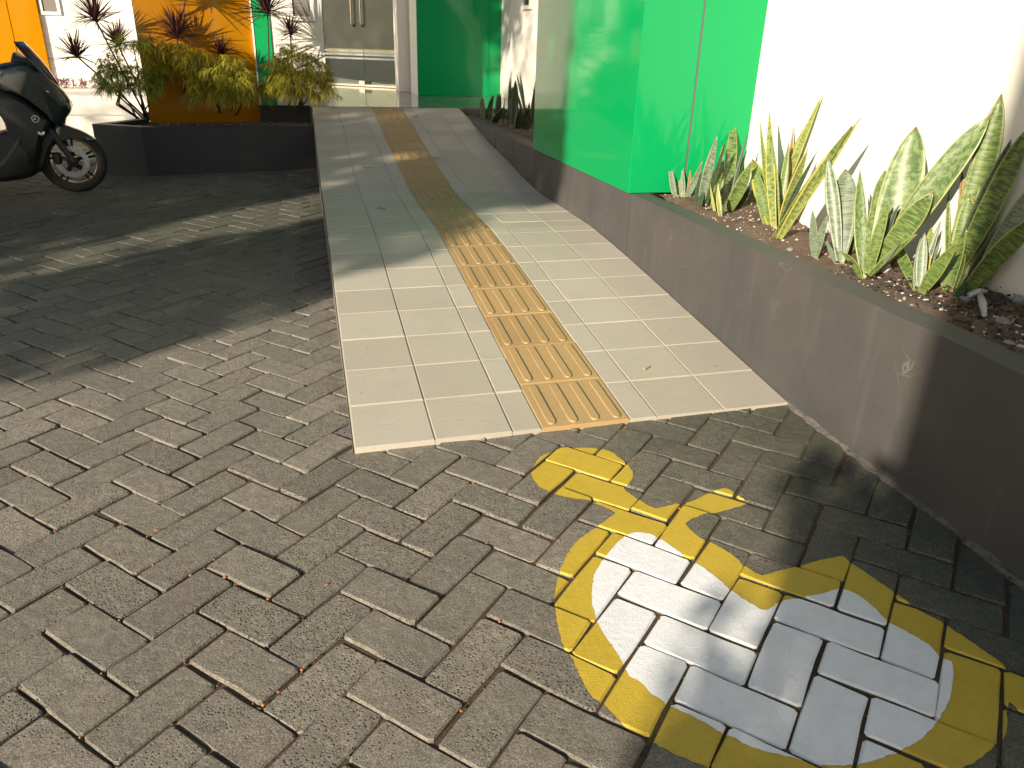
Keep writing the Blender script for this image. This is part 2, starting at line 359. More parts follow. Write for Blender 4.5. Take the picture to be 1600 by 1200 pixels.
for name, poly, mat, lift in (('yellow_outline', Y_OUT, YEL_PAINT, .0010), ('white_filling', W_IN, WHI_PAINT, .0020)):
    D = dens(poly, random.Random(5)); x0, x1 = min(p.x for p in D), max(p.x for p in D); y0, y1 = min(p.y for p in D), max(p.y for p in D); mb = MB()
    TR = []
    for t_ in tessellate_polygon([[Vector((p.x, p.y, 0)) for p in D]]):
        q_ = [D[k] for k in t_]; TR.append((min(p.x for p in q_), max(p.x for p in q_), min(p.y for p in q_), max(p.y for p in q_), q_))
    for area, g, tone in geos:
        bot, edge, top = g
        if top[0].x < x0-.2 or top[0].x > x1+.2 or top[0].y < y0-.2 or top[0].y > y1+.2: continue
        ctr_ = sum(top, Vector())/NR; pz_ = plane_z(top[0], top[4], top[8]); regs = []
        for i in range(NR):
            e0, e1, t1, t0 = edge[i], edge[(i+1) % NR], top[(i+1) % NR], top[i]
            regs += [([ctr_, t0, t1], pz_), ([e0, e1, t1], plane_z(e0, e1, t1)), ([e0, t1, t0], plane_z(e0, t1, t0))]
        bx0, bx1, by0, by1 = min(p.x for p in edge), max(p.x for p in edge), min(p.y for p in edge), max(p.y for p in edge)
        near = [t_ for t_ in TR if t_[0] < bx1 and t_[1] > bx0 and t_[2] < by1 and t_[3] > by0]
        if not near: continue
        for rg, zf in regs:
            rx0, rx1, ry0, ry1 = min(p.x for p in rg), max(p.x for p in rg), min(p.y for p in rg), max(p.y for p in rg); cv = [Vector((p.x, p.y)) for p in rg]
            for t_ in near:
                if t_[0] >= rx1 or t_[1] <= rx0 or t_[2] >= ry1 or t_[3] <= ry0: continue
                u = clip(t_[4], cv)
                if len(u) < 3: continue
                ar = sum(u[i].x*u[(i+1) % len(u)].y-u[(i+1) % len(u)].x*u[i].y for i in range(len(u)))
                if abs(ar) < 1e-9: continue
                if ar < 0: u = u[::-1]
                mb.add([(p.x, p.y, zf(p)+lift) for p in u], [tuple(range(len(u)))])
    keep(mb.build(name, mat), symbol)

# ------------------------------------------------------------------ ramp with tiles and tactile strip
ramp = tag(empty('ramp', (0, 0, 0)), kind='structure')
ys = [0, .75, 1.5, 1.65, 1.8, 1.95, 2.1, 2.65, 3.2, 3.45, 3.7, 4.1, 4.75, 5.45, 6.25]
mb = MB(); V = []; F = []
for y in ys:
    for x, dz in ((0, None), (0, 0), (RW+.004, 0), (RW+.004, None)): V.append((x, y+.004, (-.1 if dz is None else ramp_z(x, y)-.0042)))
for i in range(len(ys)-1):
    for k in range(3): F.append((i*4+k, i*4+k+1, (i+1)*4+k+1, (i+1)*4+k)[::-1])
F += [(0, 1, 2, 3), tuple((len(ys)-1)*4+k for k in (3, 2, 1, 0))]; mb.add(V, F)
slab = mb.build('slab', GROUT, ramp, fix=True)
rt = random.Random(11)
def slope_tile(x0, x1, y0, y1, name, mat, th=.016, bars=0, edge=.0025):
    grime = []
    g = .0022; x0 += g; x1 -= g; y0 += g; y1 -= g; dz = rt.gauss(0, .0007); mb = MB()
    kn = [y for y in (1.5, 1.65, 1.8, 1.95, 2.1, 3.2, 3.45, 3.7, 4.1, 4.75, 5.45, 6.25) if y0+.02 < y < y1-.02]
    YY = [y0, y0+edge]+kn+[y1-edge, y1]; XX = [x0, x0+edge, x1-edge, x1]; n = len(YY); V = []; F = []
    for j, y in enumerate(YY):
        for i, x in enumerate(XX):
            d = -.0016 if (i in (0, 3) or j in (0, n-1)) else 0
            V.append((x, y, ramp_z(x, y)+dz+d))
    for j in range(n-1):
        for i in range(3): F.append((j*4+i, j*4+i+1, (j+1)*4+i+1, (j+1)*4+i))
    per = [0, 1, 2, 3]+[4*j+3 for j in range(1, n)]+[4*(n-1)+i for i in (2, 1, 0)]+[4*j for j in range(n-2, 0, -1)]
    o = len(V); V += [(V[i][0], V[i][1], V[i][2]-th) for i in per]
    for k in range(len(per)): F.append((per[k], o+k, o+(k+1) % len(per), per[(k+1) % len(per)])[::-1])
    mb.add(V, F)
    for b in range(bars):                   # raised round-ended bars
        xc = x0+(x1-x0)*(b+.5)/bars; hw = .0165; ln0 = y0+.012; ln1 = y1-.012; out = []
        for k in range(9): a = PI+PI*k/8; out.append((xc+hw*math.cos(a), max(ln0+hw+hw*math.sin(a), y0)))
        for k in range(9): a = PI*k/8; out.append((xc+hw*math.cos(a), ln1-hw+hw*math.sin(a)))
        m = len(out); cxm, cym = xc, (ln0+ln1)/2
        lo = [(x, y, ramp_z(x, y)+dz-.001) for x, y in out]
        hi = []
        for x, y in out:
            sx = xc+(x-xc)*.80; sy = y+(.0035 if y < cym else -.0035); hi.append((sx, sy, ramp_z(sx, sy)+dz+.0052))
        k0 = len(mb.v); mb.v += lo+hi; grime += list(range(k0, k0+m))
        for k in range(m): mb.f.append((k0+k, k0+(k+1) % m, k0+m+(k+1) % m, k0+m+k))
        # top as strips so it can follow the slope
        for k in range(8): mb.f.append((k0+m+k, k0+m+k+1, k0+m+(m-2-k), k0+m+(m-1-k)) if True else None)
    ob = mb.build(name, mat, ramp); set_tone(ob, v=rt.random())
    if bars:
        gs = [0.]*len(mb.v)
        for k in grime: gs[k] = 1.
        ob.data.attributes.new('grime', 'FLOAT', 'POINT').data.foreach_set('value', gs)
    return ob
colsx = [(0, .25), (.25, .50), (.50, .597), (.903, 1.0), (1.0, 1.25), (1.25, RW)]
for i in range(25):
    for x0, x1 in colsx: slope_tile(x0, x1, i*.25, (i+1)*.25, 'tile', TILE)
yy = -.008; k = 0
while yy < 6.2:
    y1 = min(yy+.300, 6.25); slope_tile(.597, .903, max(yy, .0), y1, 'tactile_tile', TACT, bars=4); yy += .300
mb = MB(); mb.add([(-.003, y, -.1) for y in ys]+[(-.003, y, ramp_z(0, y)-.004) for y in ys], [(i, i+1, len(ys)+i+1, len(ys)+i)[::-1] for i in range(len(ys)-1)])
mb.build('side_face', plain('weathered_cement', (.17, .165, .15), .9, .3, 14), ramp)

# ------------------------------------------------------------------ landing before the door
mb = MB(); mb.box((-.02, 6.252, .2), (3.2, 13.6, .5455)).box((-1.48, 6.64, .2), (-.0205, 10.79, .47))
landing = tag(mb.build('landing', GRANITE), kind='structure')
for i in range(6):
    for j in range(8):
        x0, y0 = .172+.4*i, 6.256+.6*j
        if x0 < 2.3:
            MB().box((x0, y0, .53), (x0+.397, y0+.597, .5495), .001).build('floor_tile', GRANITE, landing)

# ------------------------------------------------------------------ right-hand planter
pr = tag(empty('planter', (1.56, 2.5, 0)), 'long charcoal plastered planter running along the right side of the ramp', 'planter')
def wall_run(x0, x1, y0, y1, z0, z1, bev=.006):
    mb = MB(); n = max(2, int((y1-y0)/.12)); rr = random.Random(9); V = []; F = []
    for i in range(n+1):
        y = y0+(y1-y0)*i/n; d = rr.gauss(0, .0013); e = rr.gauss(0, .0012)
        for x, z in ((x0+d*.5, z0), (x0+d, z1-bev+e), (x0+bev+d, z1+e), (x1-bev, z1+e*.6), (x1, z1-bev), (x1, z0)): V.append((x, y, z))
    for i in range(n):
        for k in range(6): F.append((i*6+k, i*6+(k+1) % 6, (i+1)*6+(k+1) % 6, (i+1)*6+k)[::-1])
    F += [tuple(range(6)), tuple(n*6+k for k in range(5, -1, -1))]; mb.add(V, F); return mb
keep(wall_run(RW, RW+.115, -5.5, 1.548, -.15, .485).build('wall', DARK, fix=True), pr)
mb = wall_run(RW, RW+.115, 1.552, 3.33, -.15, .4845); keep(mb.build('wall', DARK, fix=True), pr)
for y0, y1 in ((3.334, 3.94), (3.946, 4.55), (4.556, 5.16), (5.166, 6.12)):
    keep(wall_run(RW, RW+.115, y0, y1, -.15, .485, .004).build('wall', DARK, fix=True), pr)
keep(MB().box((RW+.004, 6.125, .0), (2.4, 6.25, .548), .004).build('end_wall', DARK), pr)
def soil_sheet(x0, x1, y0, y1, zf, n, m, seed):
    r = random.Random(seed); mb = MB()
    mb.add([(x0+(x1-x0)*i/n, y0+(y1-y0)*j/m, zf(x0+(x1-x0)*i/n, y0+(y1-y0)*j/m)+r.gauss(0, .006)) for j in range(m+1) for i in range(n+1)],
           [(j*(n+1)+i, j*(n+1)+i+1, (j+1)*(n+1)+i+1, (j+1)*(n+1)+i) for j in range(m) for i in range(n)]); return mb
WX = 2.12                                   # white wall
SZ = .445
keep(soil_sheet(RW+.10, WX+.02, -5.4, 1.56, lambda x, y: SZ+.012*math.sin(x*9+y*5)+.046*clampf((y-1.0)/.45, 0, 1), 10, 120, 1).build('soil', SOIL, smooth=True), pr)
keep(soil_sheet(RW+.10, 2.42, 3.33, 6.13, lambda x, y: .455+.01*math.sin(x*9+y*5), 12, 40, 2).build('soil', SOIL, smooth=True), pr)
# mortar along the foot of the wall
r = random.Random(21); mb = MB(); V = []; F = []; n = 70
for i in range(n+1):
    y = -2.6+2.66*i/n; wd = .010+.006*math.sin(i*.9)+r.uniform(0, .014); V += [(RW-wd, y, gz(RW, y)-.004), (RW-wd*.45, y, gz(RW, y)+.002+r.uniform(0, .003)), (RW+.004, y, gz(RW, y)+.006+r.uniform(0, .010))]
for i in range(n):
    for k in range(2): F.append((i*3+k, i*3+k+1, (i+1)*3+k+1, (i+1)*3+k)[::-1])
mb.add(V, F); keep(mb.build('mortar_fillet', plain('mortar', (.13, .12, .10), .95, .45, 60), fix=True), pr)

# ------------------------------------------------------------------ the building
bld = tag(empty('office_building', (2.2, 6.4, 0)), 'white office building clad with glossy green and yellow panels', 'building')
def bpart(name, mat, mb, parent=None, label=None, **k):
    o = mb.build(name, mat, **k)
    if parent is None: keep(o, bld)
    else: o.parent = parent; o.matrix_parent_inverse = (parent.matrix_parent_inverse.inverted() if False else Matrix.Identity(4))
    if label: o['label'] = label
    return o
H = 3.4
rw = bpart('wall', WHITE, MB().box((WX, -6.0, -.1), (WX+.25, 1.60, H)), label='sunlit white wall behind the right-hand plants')
# hairline crack in the white wall
cr = [(1594, 0), (1588, 18), (1583, 34), (1577, 62), (1571, 84), (1564, 104), (1559, 120), (1553, 140), (1545, 160), (1536, 180)]
mb = MB(); pts = [at_x(x+random.uniform(-1, 1), y, WX) for x, y in cr]
for a, b in zip(pts, pts[1:]): mb.add([(WX-.0006, a.y-.0006, a.z), (WX-.0006, a.y+.0006, a.z), (WX-.0006, b.y+.0006, b.z), (WX-.0006, b.y-.0006, b.z)], [(0, 1, 2, 3)])
bpart('crack', plain('crack_line', (.35, .32, .27), .9), mb, rw)
# green pillar on the planter
PX, PY0, PY1, PZ = 1.486, 1.553, 3.335, .4855
pil = bpart('pillar', plain('sealant_white', (.62, .68, .58), .6), MB().box((PX+.010, PY0+.010, PZ+.001), (2.42, PY1-.004, H)), label='green pillar standing on the planter beside the ramp')
bpart('panel', GREEN, MB().box((PX+.0022, PY0, PZ+.002), (1.785, PY0+.0098, H), .0012), pil)
bpart('panel', GREEN, MB().box((1.797, PY0, PZ-.03), (WX-.001, PY0+.0098, H), .0012), pil)
bpart('panel', GREEN, MB().box((PX, PY0+.0022, PZ+.002), (PX+.0098, PY1, H), .0012), pil)
bpart('seam', SEAM, MB().box((1.7852, PY0+.003, PZ+.002), (1.7968, PY0+.0097, H)), pil)
# wall in the recess behind the pillar
wr = bpart('wall', WHITE, MB().box((2.42, 1.60, -.1), (2.65, 9.4, H)), label='shaded white wall between the two green panels')
bpart('pilaster', WHITE, MB().box((2.385, 6.6, .549), (2.4195, 7.62, H), .003), wr)
def window(y0, y1, z0, z1, X, par):
    f = MB()
    for a, b in (((X-.03, y0, z0), (X, y0+.04, z1)), ((X-.03, y1-.04, z0), (X, y1, z1)), ((X-.03, y0+.04, z0), (X, y1-.04, z0+.04)), ((X-.03, y0+.04, z1-.04), (X, y1-.04, z1))): f.box(a, b, .002)
    o = bpart('window', WHITE, f); g = MB().box((X-.012, y0+.041, z0+.041), (X-.002, y1-.041, z1-.041)); p = g.build('pane', PANE); p.parent = o; return o
PANE = plain('window_pane', (.045, .05, .048), .06, .1, 2)
window(6.70, 7.05, 1.53, 2.6, 2.385, wr)
# back green panel, white pier and post
pier = bpart('pier', WHITE, MB().box((1.345, 8.262, .5497), (2.4195, 8.96, H)))
bpart('panel', GREEN, MB().prism([(1.343, 8.250), (2.418, 8.250), (2.418, 8.2605), (1.343, 8.2605)], .551, H), pier, label='dark green panel at the back of the entrance')
post = bpart('post', WHITE, MB().box((1.19, 9.03, .5497), (1.62, 9.45, H), .004))
bpart('groove', SEAM, MB().box((1.3545, 8.962, .551), (1.3625, 9.029, H)), post)
# glass door set at an angle
DA = Vector((.17, 10.625)); DB = Vector((1.42, 9.694)); du = (DB-DA).normalized(); dn = Vector((du.y, -du.x))   # dn faces the camera
def dpt(s, o, z): q = DA+du*s+dn*o; return (q.x, q.y, z)
def dbox(s0, s1, o0, o1, z0, z1):
    return MB().prism([dpt(s0, o0, 0)[:2], dpt(s1, o0, 0)[:2], dpt(s1, o1, 0)[:2], dpt(s0, o1, 0)[:2]], z0, z1)
def mat_glass():
    t = NT('tinted_door_glass'); tr = t.n('ShaderNodeBsdfTransparent'); tr.inputs[0].default_value = (.62, .70, .66, 1); gl = t.n('ShaderNodeBsdfGlossy'); gl.inputs['Roughness'].default_value = .015; gl.inputs[0].default_value = (.85, .93, .9, 1)
    fr = t.n('ShaderNodeFresnel', i_IOR=1.75); mx = t.n('ShaderNodeMixShader'); t.l(t.math('ADD', fr.outputs[0], .10), mx.inputs[0]); t.l(tr.outputs[0], mx.inputs[1]); t.l(gl.outputs[0], mx.inputs[2]); t.l(mx.outputs[0], t.out.inputs[0]); return t.m
GLASS = mat_glass(); FILM = plain('white_film', (.62, .66, .62), .5); BLACKFILM = plain('black_film', (.012, .013, .014), .12); PALE_REFL = plain('pale_reflection', (.115, .145, .125), .18, .18, 2.5)
Lz = .5497
fr = bpart('door_frame', ALU, dbox(.0, .135, -.03, .03, Lz, H), label='beige door frame post')
ctr = .80                                     # meeting line of the two leaves
def s_at(px, py=80):                          # where a pixel column meets the door plane
    v = ray(px, py); n3 = Vector((dn.x, dn.y, 0)); P = CAM+v*((Vector((DA.x, DA.y, 0))-CAM).dot(n3)/v.dot(n3)); return (Vector((P.x, P.y))-DA).dot(du)
ctr = s_at(568.5)
for k, (s0, s1, sh) in enumerate(((.137, ctr-.003, s_at(552, 20)), (ctr+.003, 1.36, s_at(566.5, 20)))):
    leaf = bpart('glass_door', GLASS, dbox(s0, s1, -.006, .006, Lz+.035, 2.75), label=('left' if k == 0 else 'right')+' leaf of the glass entrance door')
    bpart('rail', STEEL, dbox(s0, s1, -.012, .012, Lz+.006, Lz+.033), leaf)
    bpart('lower_film', BLACKFILM, dbox(s0+.004, s1-.004, -.0085, -.0068, Lz+.085, .918), leaf)
    for z0, z1 in ((.935, .958), (.985, 1.01), (1.035, 1.058)): bpart('film_stripe', FILM, dbox(s0+.004, s1-.004, .0066, .0075, z0-.012, z1-.012), leaf)
    bpart('reflection_sheet', PALE_REFL, dbox(s0+.004, s1-.004, .0066, .0075, 1.062, 2.7), leaf)  # added pale sheet, its colour stands in for sky reflected in the glass
    hp = [dpt(sh, .007, 1.375), dpt(sh, .035, 1.362), dpt(sh, .058, 1.378), dpt(sh, .062, 1.41), dpt(sh, .062, 1.7), dpt(sh, .062, 2.02), dpt(sh, .05, 2.05), dpt(sh, .007, 2.05)]
    bpart('handle', STEEL, MB().tube(hp, .0125, 10), leaf, smooth=True)
    bpart('patch_fitting', STEEL if k == 0 else BLACKFILM, dbox(ctr-.10 if k == 0 else ctr+.004, ctr-.004 if k == 0 else ctr+.10, .0068, .016, Lz+.036, Lz+.082), leaf)
bpart('wall', WHITE, MB().box((-.6, 13.3, .546), (3.2, 13.5, H)), label='inner back wall behind the glass door')
bpart('wall', WHITE, MB().box((1.63, 9.46, .546), (2.64, 13.29, H)), label='inner side wall behind the glass door')
bpart('ceiling', WHITE, MB().box((-.6, 9.7, H+.001), (3.2, 13.5, H+.1)))
# left side: white wall, green strip, yellow panel
wl = bpart('wall', WHITE, MB().box((-.333, 6.43, .30), (.165, 6.62, H)), label='sunlit white wall left of the entrance')
def ywindow(x0, x1, z0, z1, Y):
    f = MB()
    for a, b in (((x0-.04, Y-.03, z0-.04), (x0, Y-.001, z1)), ((x1, Y-.03, z0-.04), (x1+.04, Y-.001, z1)), ((x0, Y-.03, z0-.04), (x1, Y-.001, z0)), ((x0, Y-.03, z1-.04), (x1, Y-.001, z1))): f.box(a, b, .002)
    o = bpart('window', WHITE, f); p = MB().box((x0+.001, Y-.012, z0+.001), (x1-.001, Y-.002, z1-.041)).build('pane', plain('louvre_pane', (.19, .175, .15), .3)); p.parent = o
ywindow(-.112, .055, 1.365, 2.3, 6.43)
bpart('panel', GREEN, MB().box((-.493, 6.415, .50), (-.335, 6.60, H), .002), label='narrow green panel beside the yellow one')
bpart('trim', WHITE, MB().box((-.510, 6.408, .40), (-.4945, 6.60, H)))
bpart('panel', YELLOW, MB().prism([(-1.512, 6.18), (-.5115, 6.452), (-.5115, 6.60), (-1.512, 6.60)], .34, H), label='wide yellow panel behind the left planter')
bpart('wall', WHITE, MB().box((-1.49, 6.601, .1), (-.334, 6.63, H)))
bpart('plinth', DARKBLUE, MB().box((-.5105, 6.385, .2), (.0, 6.407, .5455)))
bpart('wall', WHITE, MB().box((-7.5, 10.8, .3), (.168, 11.0, H)), label='sunlit white wall behind the parked scooter')
fy = bpart('panel', YELLOW, MB().box((-3.88+.004, 10.74, .472), (-3.515, 10.795, H), .002), label='yellow panel behind the parked scooter')
bpart('panel', YELLOW, MB().box((-5.6, 10.74, .472), (-3.88-.004, 10.795, H), .002))
ywindow(-3.46, -3.28, 1.42, 2.4, 10.8)
st = tag(empty('porch_steps', (-3.5, 8.47, 0)), 'white painted porch steps behind the parked scooter', 'steps')
for i, (y0, z1) in enumerate(((8.47, .25), (8.77, .465))):
    o = MB().box((-7.5, y0, -.2 if i == 0 else .2), (-1.52, 8.765 if i == 0 else 10.79, z1), .006).build('step', WHITE); keep(o, st)

# ------------------------------------------------------------------ left planter
pl = tag(empty('planter', (-.8, 5.6, 0)), 'low black planter with a slanted corner left of the ramp', 'planter')
OUT = [(-.004, 5.577), (-1.454, 5.378), (-1.90, 5.655), (-1.60, 6.20)]; INN = [(-.004, 5.672), (-1.425, 5.478), (-1.775, 5.69), (-1.515, 6.175)]
for i in range(3):
    a, b, c, d = OUT[i], OUT[i+1], INN[i+1], INN[i]
    mb = MB().prism([a, b, c, d], -.15, .428); o = mb.build('wall', DARKBLUE); keep(o, pl)
mb = MB(); r = random.Random(4); inn = [Vector(p) for p in INN]; cx_, cy_ = -.75, 5.95
mb = soil_sheet(-1.66, -.004, 5.44, 6.40, lambda x, y: .385, 40, 22, 8)
mb.f = [f for f in mb.f if all((mb.v[i][1] > 5.672+.1365*(mb.v[i][0])-.03) and mb.v[i][1] > 5.478+(-1.425-mb.v[i][0])*.606-.03 for i in f)]
keep(mb.build('soil', SOIL, smooth=True), pl)

# ------------------------------------------------------------------ snake plants in the right-hand planter
def mat_snake(kind):
    t = NT('snake_leaf_'+kind); uv = t.n('ShaderNodeTexCoord').outputs['UV']; sep = t.n('ShaderNodeSeparateXYZ'); t.l(uv, sep.inputs[0]); u, v = sep.outputs[0], sep.outputs[1]
    p = t.pos(); oi = t.n('ShaderNodeObjectInfo').outputs['Random']
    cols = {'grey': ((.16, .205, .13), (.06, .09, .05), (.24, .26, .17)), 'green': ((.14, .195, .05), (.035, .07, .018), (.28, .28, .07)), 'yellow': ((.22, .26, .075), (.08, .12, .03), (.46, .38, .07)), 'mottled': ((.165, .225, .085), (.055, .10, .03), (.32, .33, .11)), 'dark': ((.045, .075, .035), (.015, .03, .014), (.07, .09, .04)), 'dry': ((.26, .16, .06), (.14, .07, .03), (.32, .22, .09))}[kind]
    cmb = t.n('ShaderNodeCombineXYZ'); t.l(t.math('MULTIPLY', u, .9 if kind != 'mottled' else 1.5), cmb.inputs[0]); t.l(t.math('MULTIPLY', v, 30 if kind != 'mottled' else 8), cmb.inputs[1]); t.l(t.math('MULTIPLY', oi, 40), cmb.inputs[2])
    nz = t.noise(cmb.outputs[0], 2.0 if kind != 'mottled' else 3.2, 4, .6, .55); f = t.mapr(nz, .45, .55)
    c = t.mix(f, cols[0], cols[1]); c = t.mix(t.mapr(t.noise(p, 40, 3), .4, .7, 0, .3), c, cols[0])
    ed = t.mapr(t.math('ABSOLUTE', t.math('SUBTRACT', u, .5)), .40 if kind == 'yellow' else .455, .43 if kind == 'yellow' else .475); c = t.mix(t.math('MULTIPLY', ed, .9), c, cols[2])
    bs = t.mapr(v, 0, .12, .6, 0); c = t.mix(bs, c, (.38, .36, .16)); tp = t.mapr(v, .965, .99); c = t.mix(tp, c, (.20, .10, .04))
    c = t.mix(t.math('MULTIPLY', oi, .25), c, tuple(min(1, x*1.35) for x in cols[0]))
    m = t.fin(c, .42, t.bump(t.noise(cmb.outputs[0], 9, 2), .12, .003)); t.b.inputs['Subsurface Weight'].default_value = 0
    return m
SN = {k: mat_snake(k) for k in ('grey', 'green', 'yellow', 'mottled', 'dark', 'dry')}
rl = random.Random(17)
def blade(base, tip, width, mat, parent, bend=0., sag=None, tw=0., rnd=2.2, n=14, b0=.5, peak=.5, cup=.16, name='leaf', droop=0.):
    base, tip = Vector(base), Vector(tip); ax = tip-base; L = ax.length; view = (base+ax*.5-CAM).normalized()
    side = ax.cross(view).normalized(); side = (Matrix.Rotation(tw, 3, ax.normalized()) @ side)
    nrm = side.cross(ax).normalized()
    if nrm.dot(view) > 0: nrm = -nrm
    sv = ax.normalized().cross(view).normalized(); mid = base+ax*.5+sv*bend+Vector((0, 0, droop))+(sag or Vector())
    V = []; UV = []; F = []; m = 7
    ph = rl.uniform(0, 6)
    for i in range(n+1):
        t = i/n; c = base*(1-t)**2+mid*2*t*(1-t)+tip*t*t
        c = c if True else c
        wd = width*(b0+(1-b0)*math.sin(min(t/peak, 1)*PI/2)) if t < peak else width*max(0.015, 1-((t-peak)/(1-peak))**rnd)
        wd *= 1+.03*math.sin(t*11+ph); tws = .25*math.sin(t*3+ph)
        s2 = (side*math.cos(tws)+nrm*math.sin(tws))
        for k in range(m):
            a = (k/(m-1)-.5); V.append(c+s2*(wd*a)+nrm*(cup*wd*(4*a*a))); UV.append((k/(m-1), t))
    for i in range(n):
        for k in range(m-1): F.append((i*m+k, i*m+k+1, (i+1)*m+k+1, (i+1)*m+k))
    me = bpy.data.meshes.new(name); me.from_pydata([tuple(x-parent.location) for x in V], [], F); uvl = me.uv_layers.new(name='UVMap')
    for lp in me.loops: uvl.data[lp.index].uv = UV[lp.vertex_index]
    me.polygons.foreach_set('use_smooth', [True]*len(me.polygons)); me.materials.append(mat)
    o = bpy.data.objects.new(name, me); COL.objects.link(o); o.parent = parent
    md = o.modifiers.new('thickness', 'SOLIDIFY'); md.thickness = .0035; md.offset = 0
    return o
def zoom(o, s): return lambda p: (o[0]+p[0]/s, o[1]+p[1]/s)
Z4 = zoom((1020, 120), 1582/580)
def snake(leaves, conv, s, zs, label, wall, name='snake_plant', grp='snake plants in the long planter', maxlean=.12):
    if s < 5 and len(leaves) > 3:
        ex = []
        for l in leaves:
            if rl.random() < .75 and l[2] < 100: f_ = rl.uniform(.45, .95); bx = l[0][0]+rl.uniform(-26, 26); by = l[0][1]-rl.uniform(0, 22); ex.append(((bx, by), (bx+(l[1][0]-l[0][0])*f_+rl.uniform(-30, 30), by+(l[1][1]-l[0][1])*f_+rl.uniform(-15, 15)), l[2]*rl.uniform(.45, .8), rl.choice([l[3], l[3], 'green', 'grey', 'dry' if rl.random() < .25 else 'green'])))
        leaves = leaves+ex
    b0 = [at_z(*conv(l[0]), zs) for l in leaves]; c = sum(b0, Vector())/len(b0); c.z = zs
    root = tag(empty(name, c), label, 'plant', grp)
    for l, b in zip(leaves, b0):
        if b.x > wall-.06: b.x = wall-.06
        tx, ty = conv(l[1]); d = (b-CAM).length; lean = rl.uniform(-.02, maxlean)*min(1.5, (Vector(l[1])-Vector(l[0])).length/300) if len(l) < 6 else l[5]
        X = min(b.x+lean, wall-.02); tip = at_x(tx, ty, X); wpx = l[2]/s; wm = .92*wpx*(Vector((b+(tip-b)*.5))-CAM).dot(_f)/FPX
        kind = l[3]; bend = (l[4] if len(l) > 4 else rl.uniform(-8, 8))/s*(b-CAM).dot(_f)/FPX
        blade(b-Vector((0, 0, .015)), tip, wm, SN[kind], root, bend=bend, tw=rl.uniform(-.35, .35), rnd=3.2 if l[2] > 80 else (1.7 if l[2] < 30 else 2.2), b0=.24 if l[2] > 60 else .42, peak=.55 if l[2] > 60 else .45)
    return root
S4 = 1582/580
snake([((105, 545), (70, 345), 28, 'grey', 6), ((118, 540), (95, 303), 44, 'yellow', 10), ((122, 535), (212, 358), 30, 'grey', -14), ((128, 540), (128, 372), 25, 'grey')], Z4, S4, SZ, 'small grey-green snake plant at the foot of the green pillar', WX)
snake([((200, 565), (276, 248), 44, 'grey', 6), ((190, 578), (205, 405), 42, 'dark'), ((218, 565), (312, 268), 22, 'dark'), ((312, 565), (346, 162), 50, 'green', -6), ((322, 570), (402, 245), 20, 'dark'), ((312, 578), (424, 355), 56, 'green', -10), ((295, 612), (278, 450), 22, 'yellow', 8), ((310, 565), (172, 482), 26, 'dark', 25), ((330, 565), (415, 468), 30, 'dark', -18), ((402, 568), (428, 472), 26, 'green'), ((230, 570), (150, 480), 20, 'green', 12), ((250, 575), (300, 380), 30, 'green')], Z4, S4, SZ, 'bushy banded snake plant in front of the green and white wall joint', WX)
snake([((517, 650), (424, 350), 78, 'yellow', -14), ((495, 615), (450, 430), 52, 'grey'), ((522, 655), (498, 150), 42, 'yellow', 14), ((528, 640), (458, 190), 26, 'green', 16), ((540, 590), (723, 73), 34, 'yellow', 8), ((530, 695), (884, 178), 54, 'yellow', 22, .1), ((528, 630), (602, 208), 22, 'dry', -10), ((532, 625), (580, 280), 36, 'green'), ((540, 640), (662, 305), 50, 'yellow', 10), ((520, 635), (428, 678), 30, 'yellow', -14), ((535, 640), (700, 320), 24, 'dark', 10), ((515, 640), (490, 380), 50, 'green')], Z4, S4, SZ, 'tall snake plant with bright yellow leaf margins', WX)
snake([((690, 765), (680, 570), 40, 'grey', -5), ((696, 765), (746, 588), 36, 'grey', 8)], Z4, S4, SZ, 'tiny two-leaved snake plant beside the yellow-margined one', WX)
snake([((800, 788), (745, 335), 62, 'grey', -6), ((802, 790), (822, 392), 112, 'grey', 4), ((790, 790), (735, 688), 22, 'grey'), ((815, 760), (888, 660), 46, 'green', 8)], Z4, S4, SZ, 'grey mottled snake plant with two broad upright leaves', WX)
snake([((905, 835), (884, 400), 60, 'mottled', 16), ((908, 850), (990, 398), 82, 'mottled', -10), ((930, 830), (1122, 212), 165, 'mottled', -40, .12), ((945, 825), (1440, 163), 128, 'mottled', 20, .17), ((935, 835), (1196, 490), 98, 'green', 6), ((898, 855), (800, 745), 30, 'green', -28), ((908, 850), (1130, 668), 32, 'green', 18), ((1012, 800), (1042, 735), 36, 'dry'), ((920, 845), (1010, 520), 50, 'green', 8), ((915, 830), (1050, 545), 45, 'dark', 8)], Z4, S4, SZ, 'largest snake plant with very broad mottled leaves leaning on the wall', WX)
snake([((1140, 912), (1025, 665), 46, 'green', 8), ((1142, 915), (1306, 700), 60, 'green', 14), ((1146, 905), (1160, 660), 48, 'grey'), ((1155, 885), (1188, 638), 48, 'yellow'), ((1150, 870), (1226, 618), 30, 'grey'), ((1135, 860), (1128, 780), 30, 'dark')], Z4, S4, SZ, 'short fan-shaped snake plant between the two largest ones', WX)
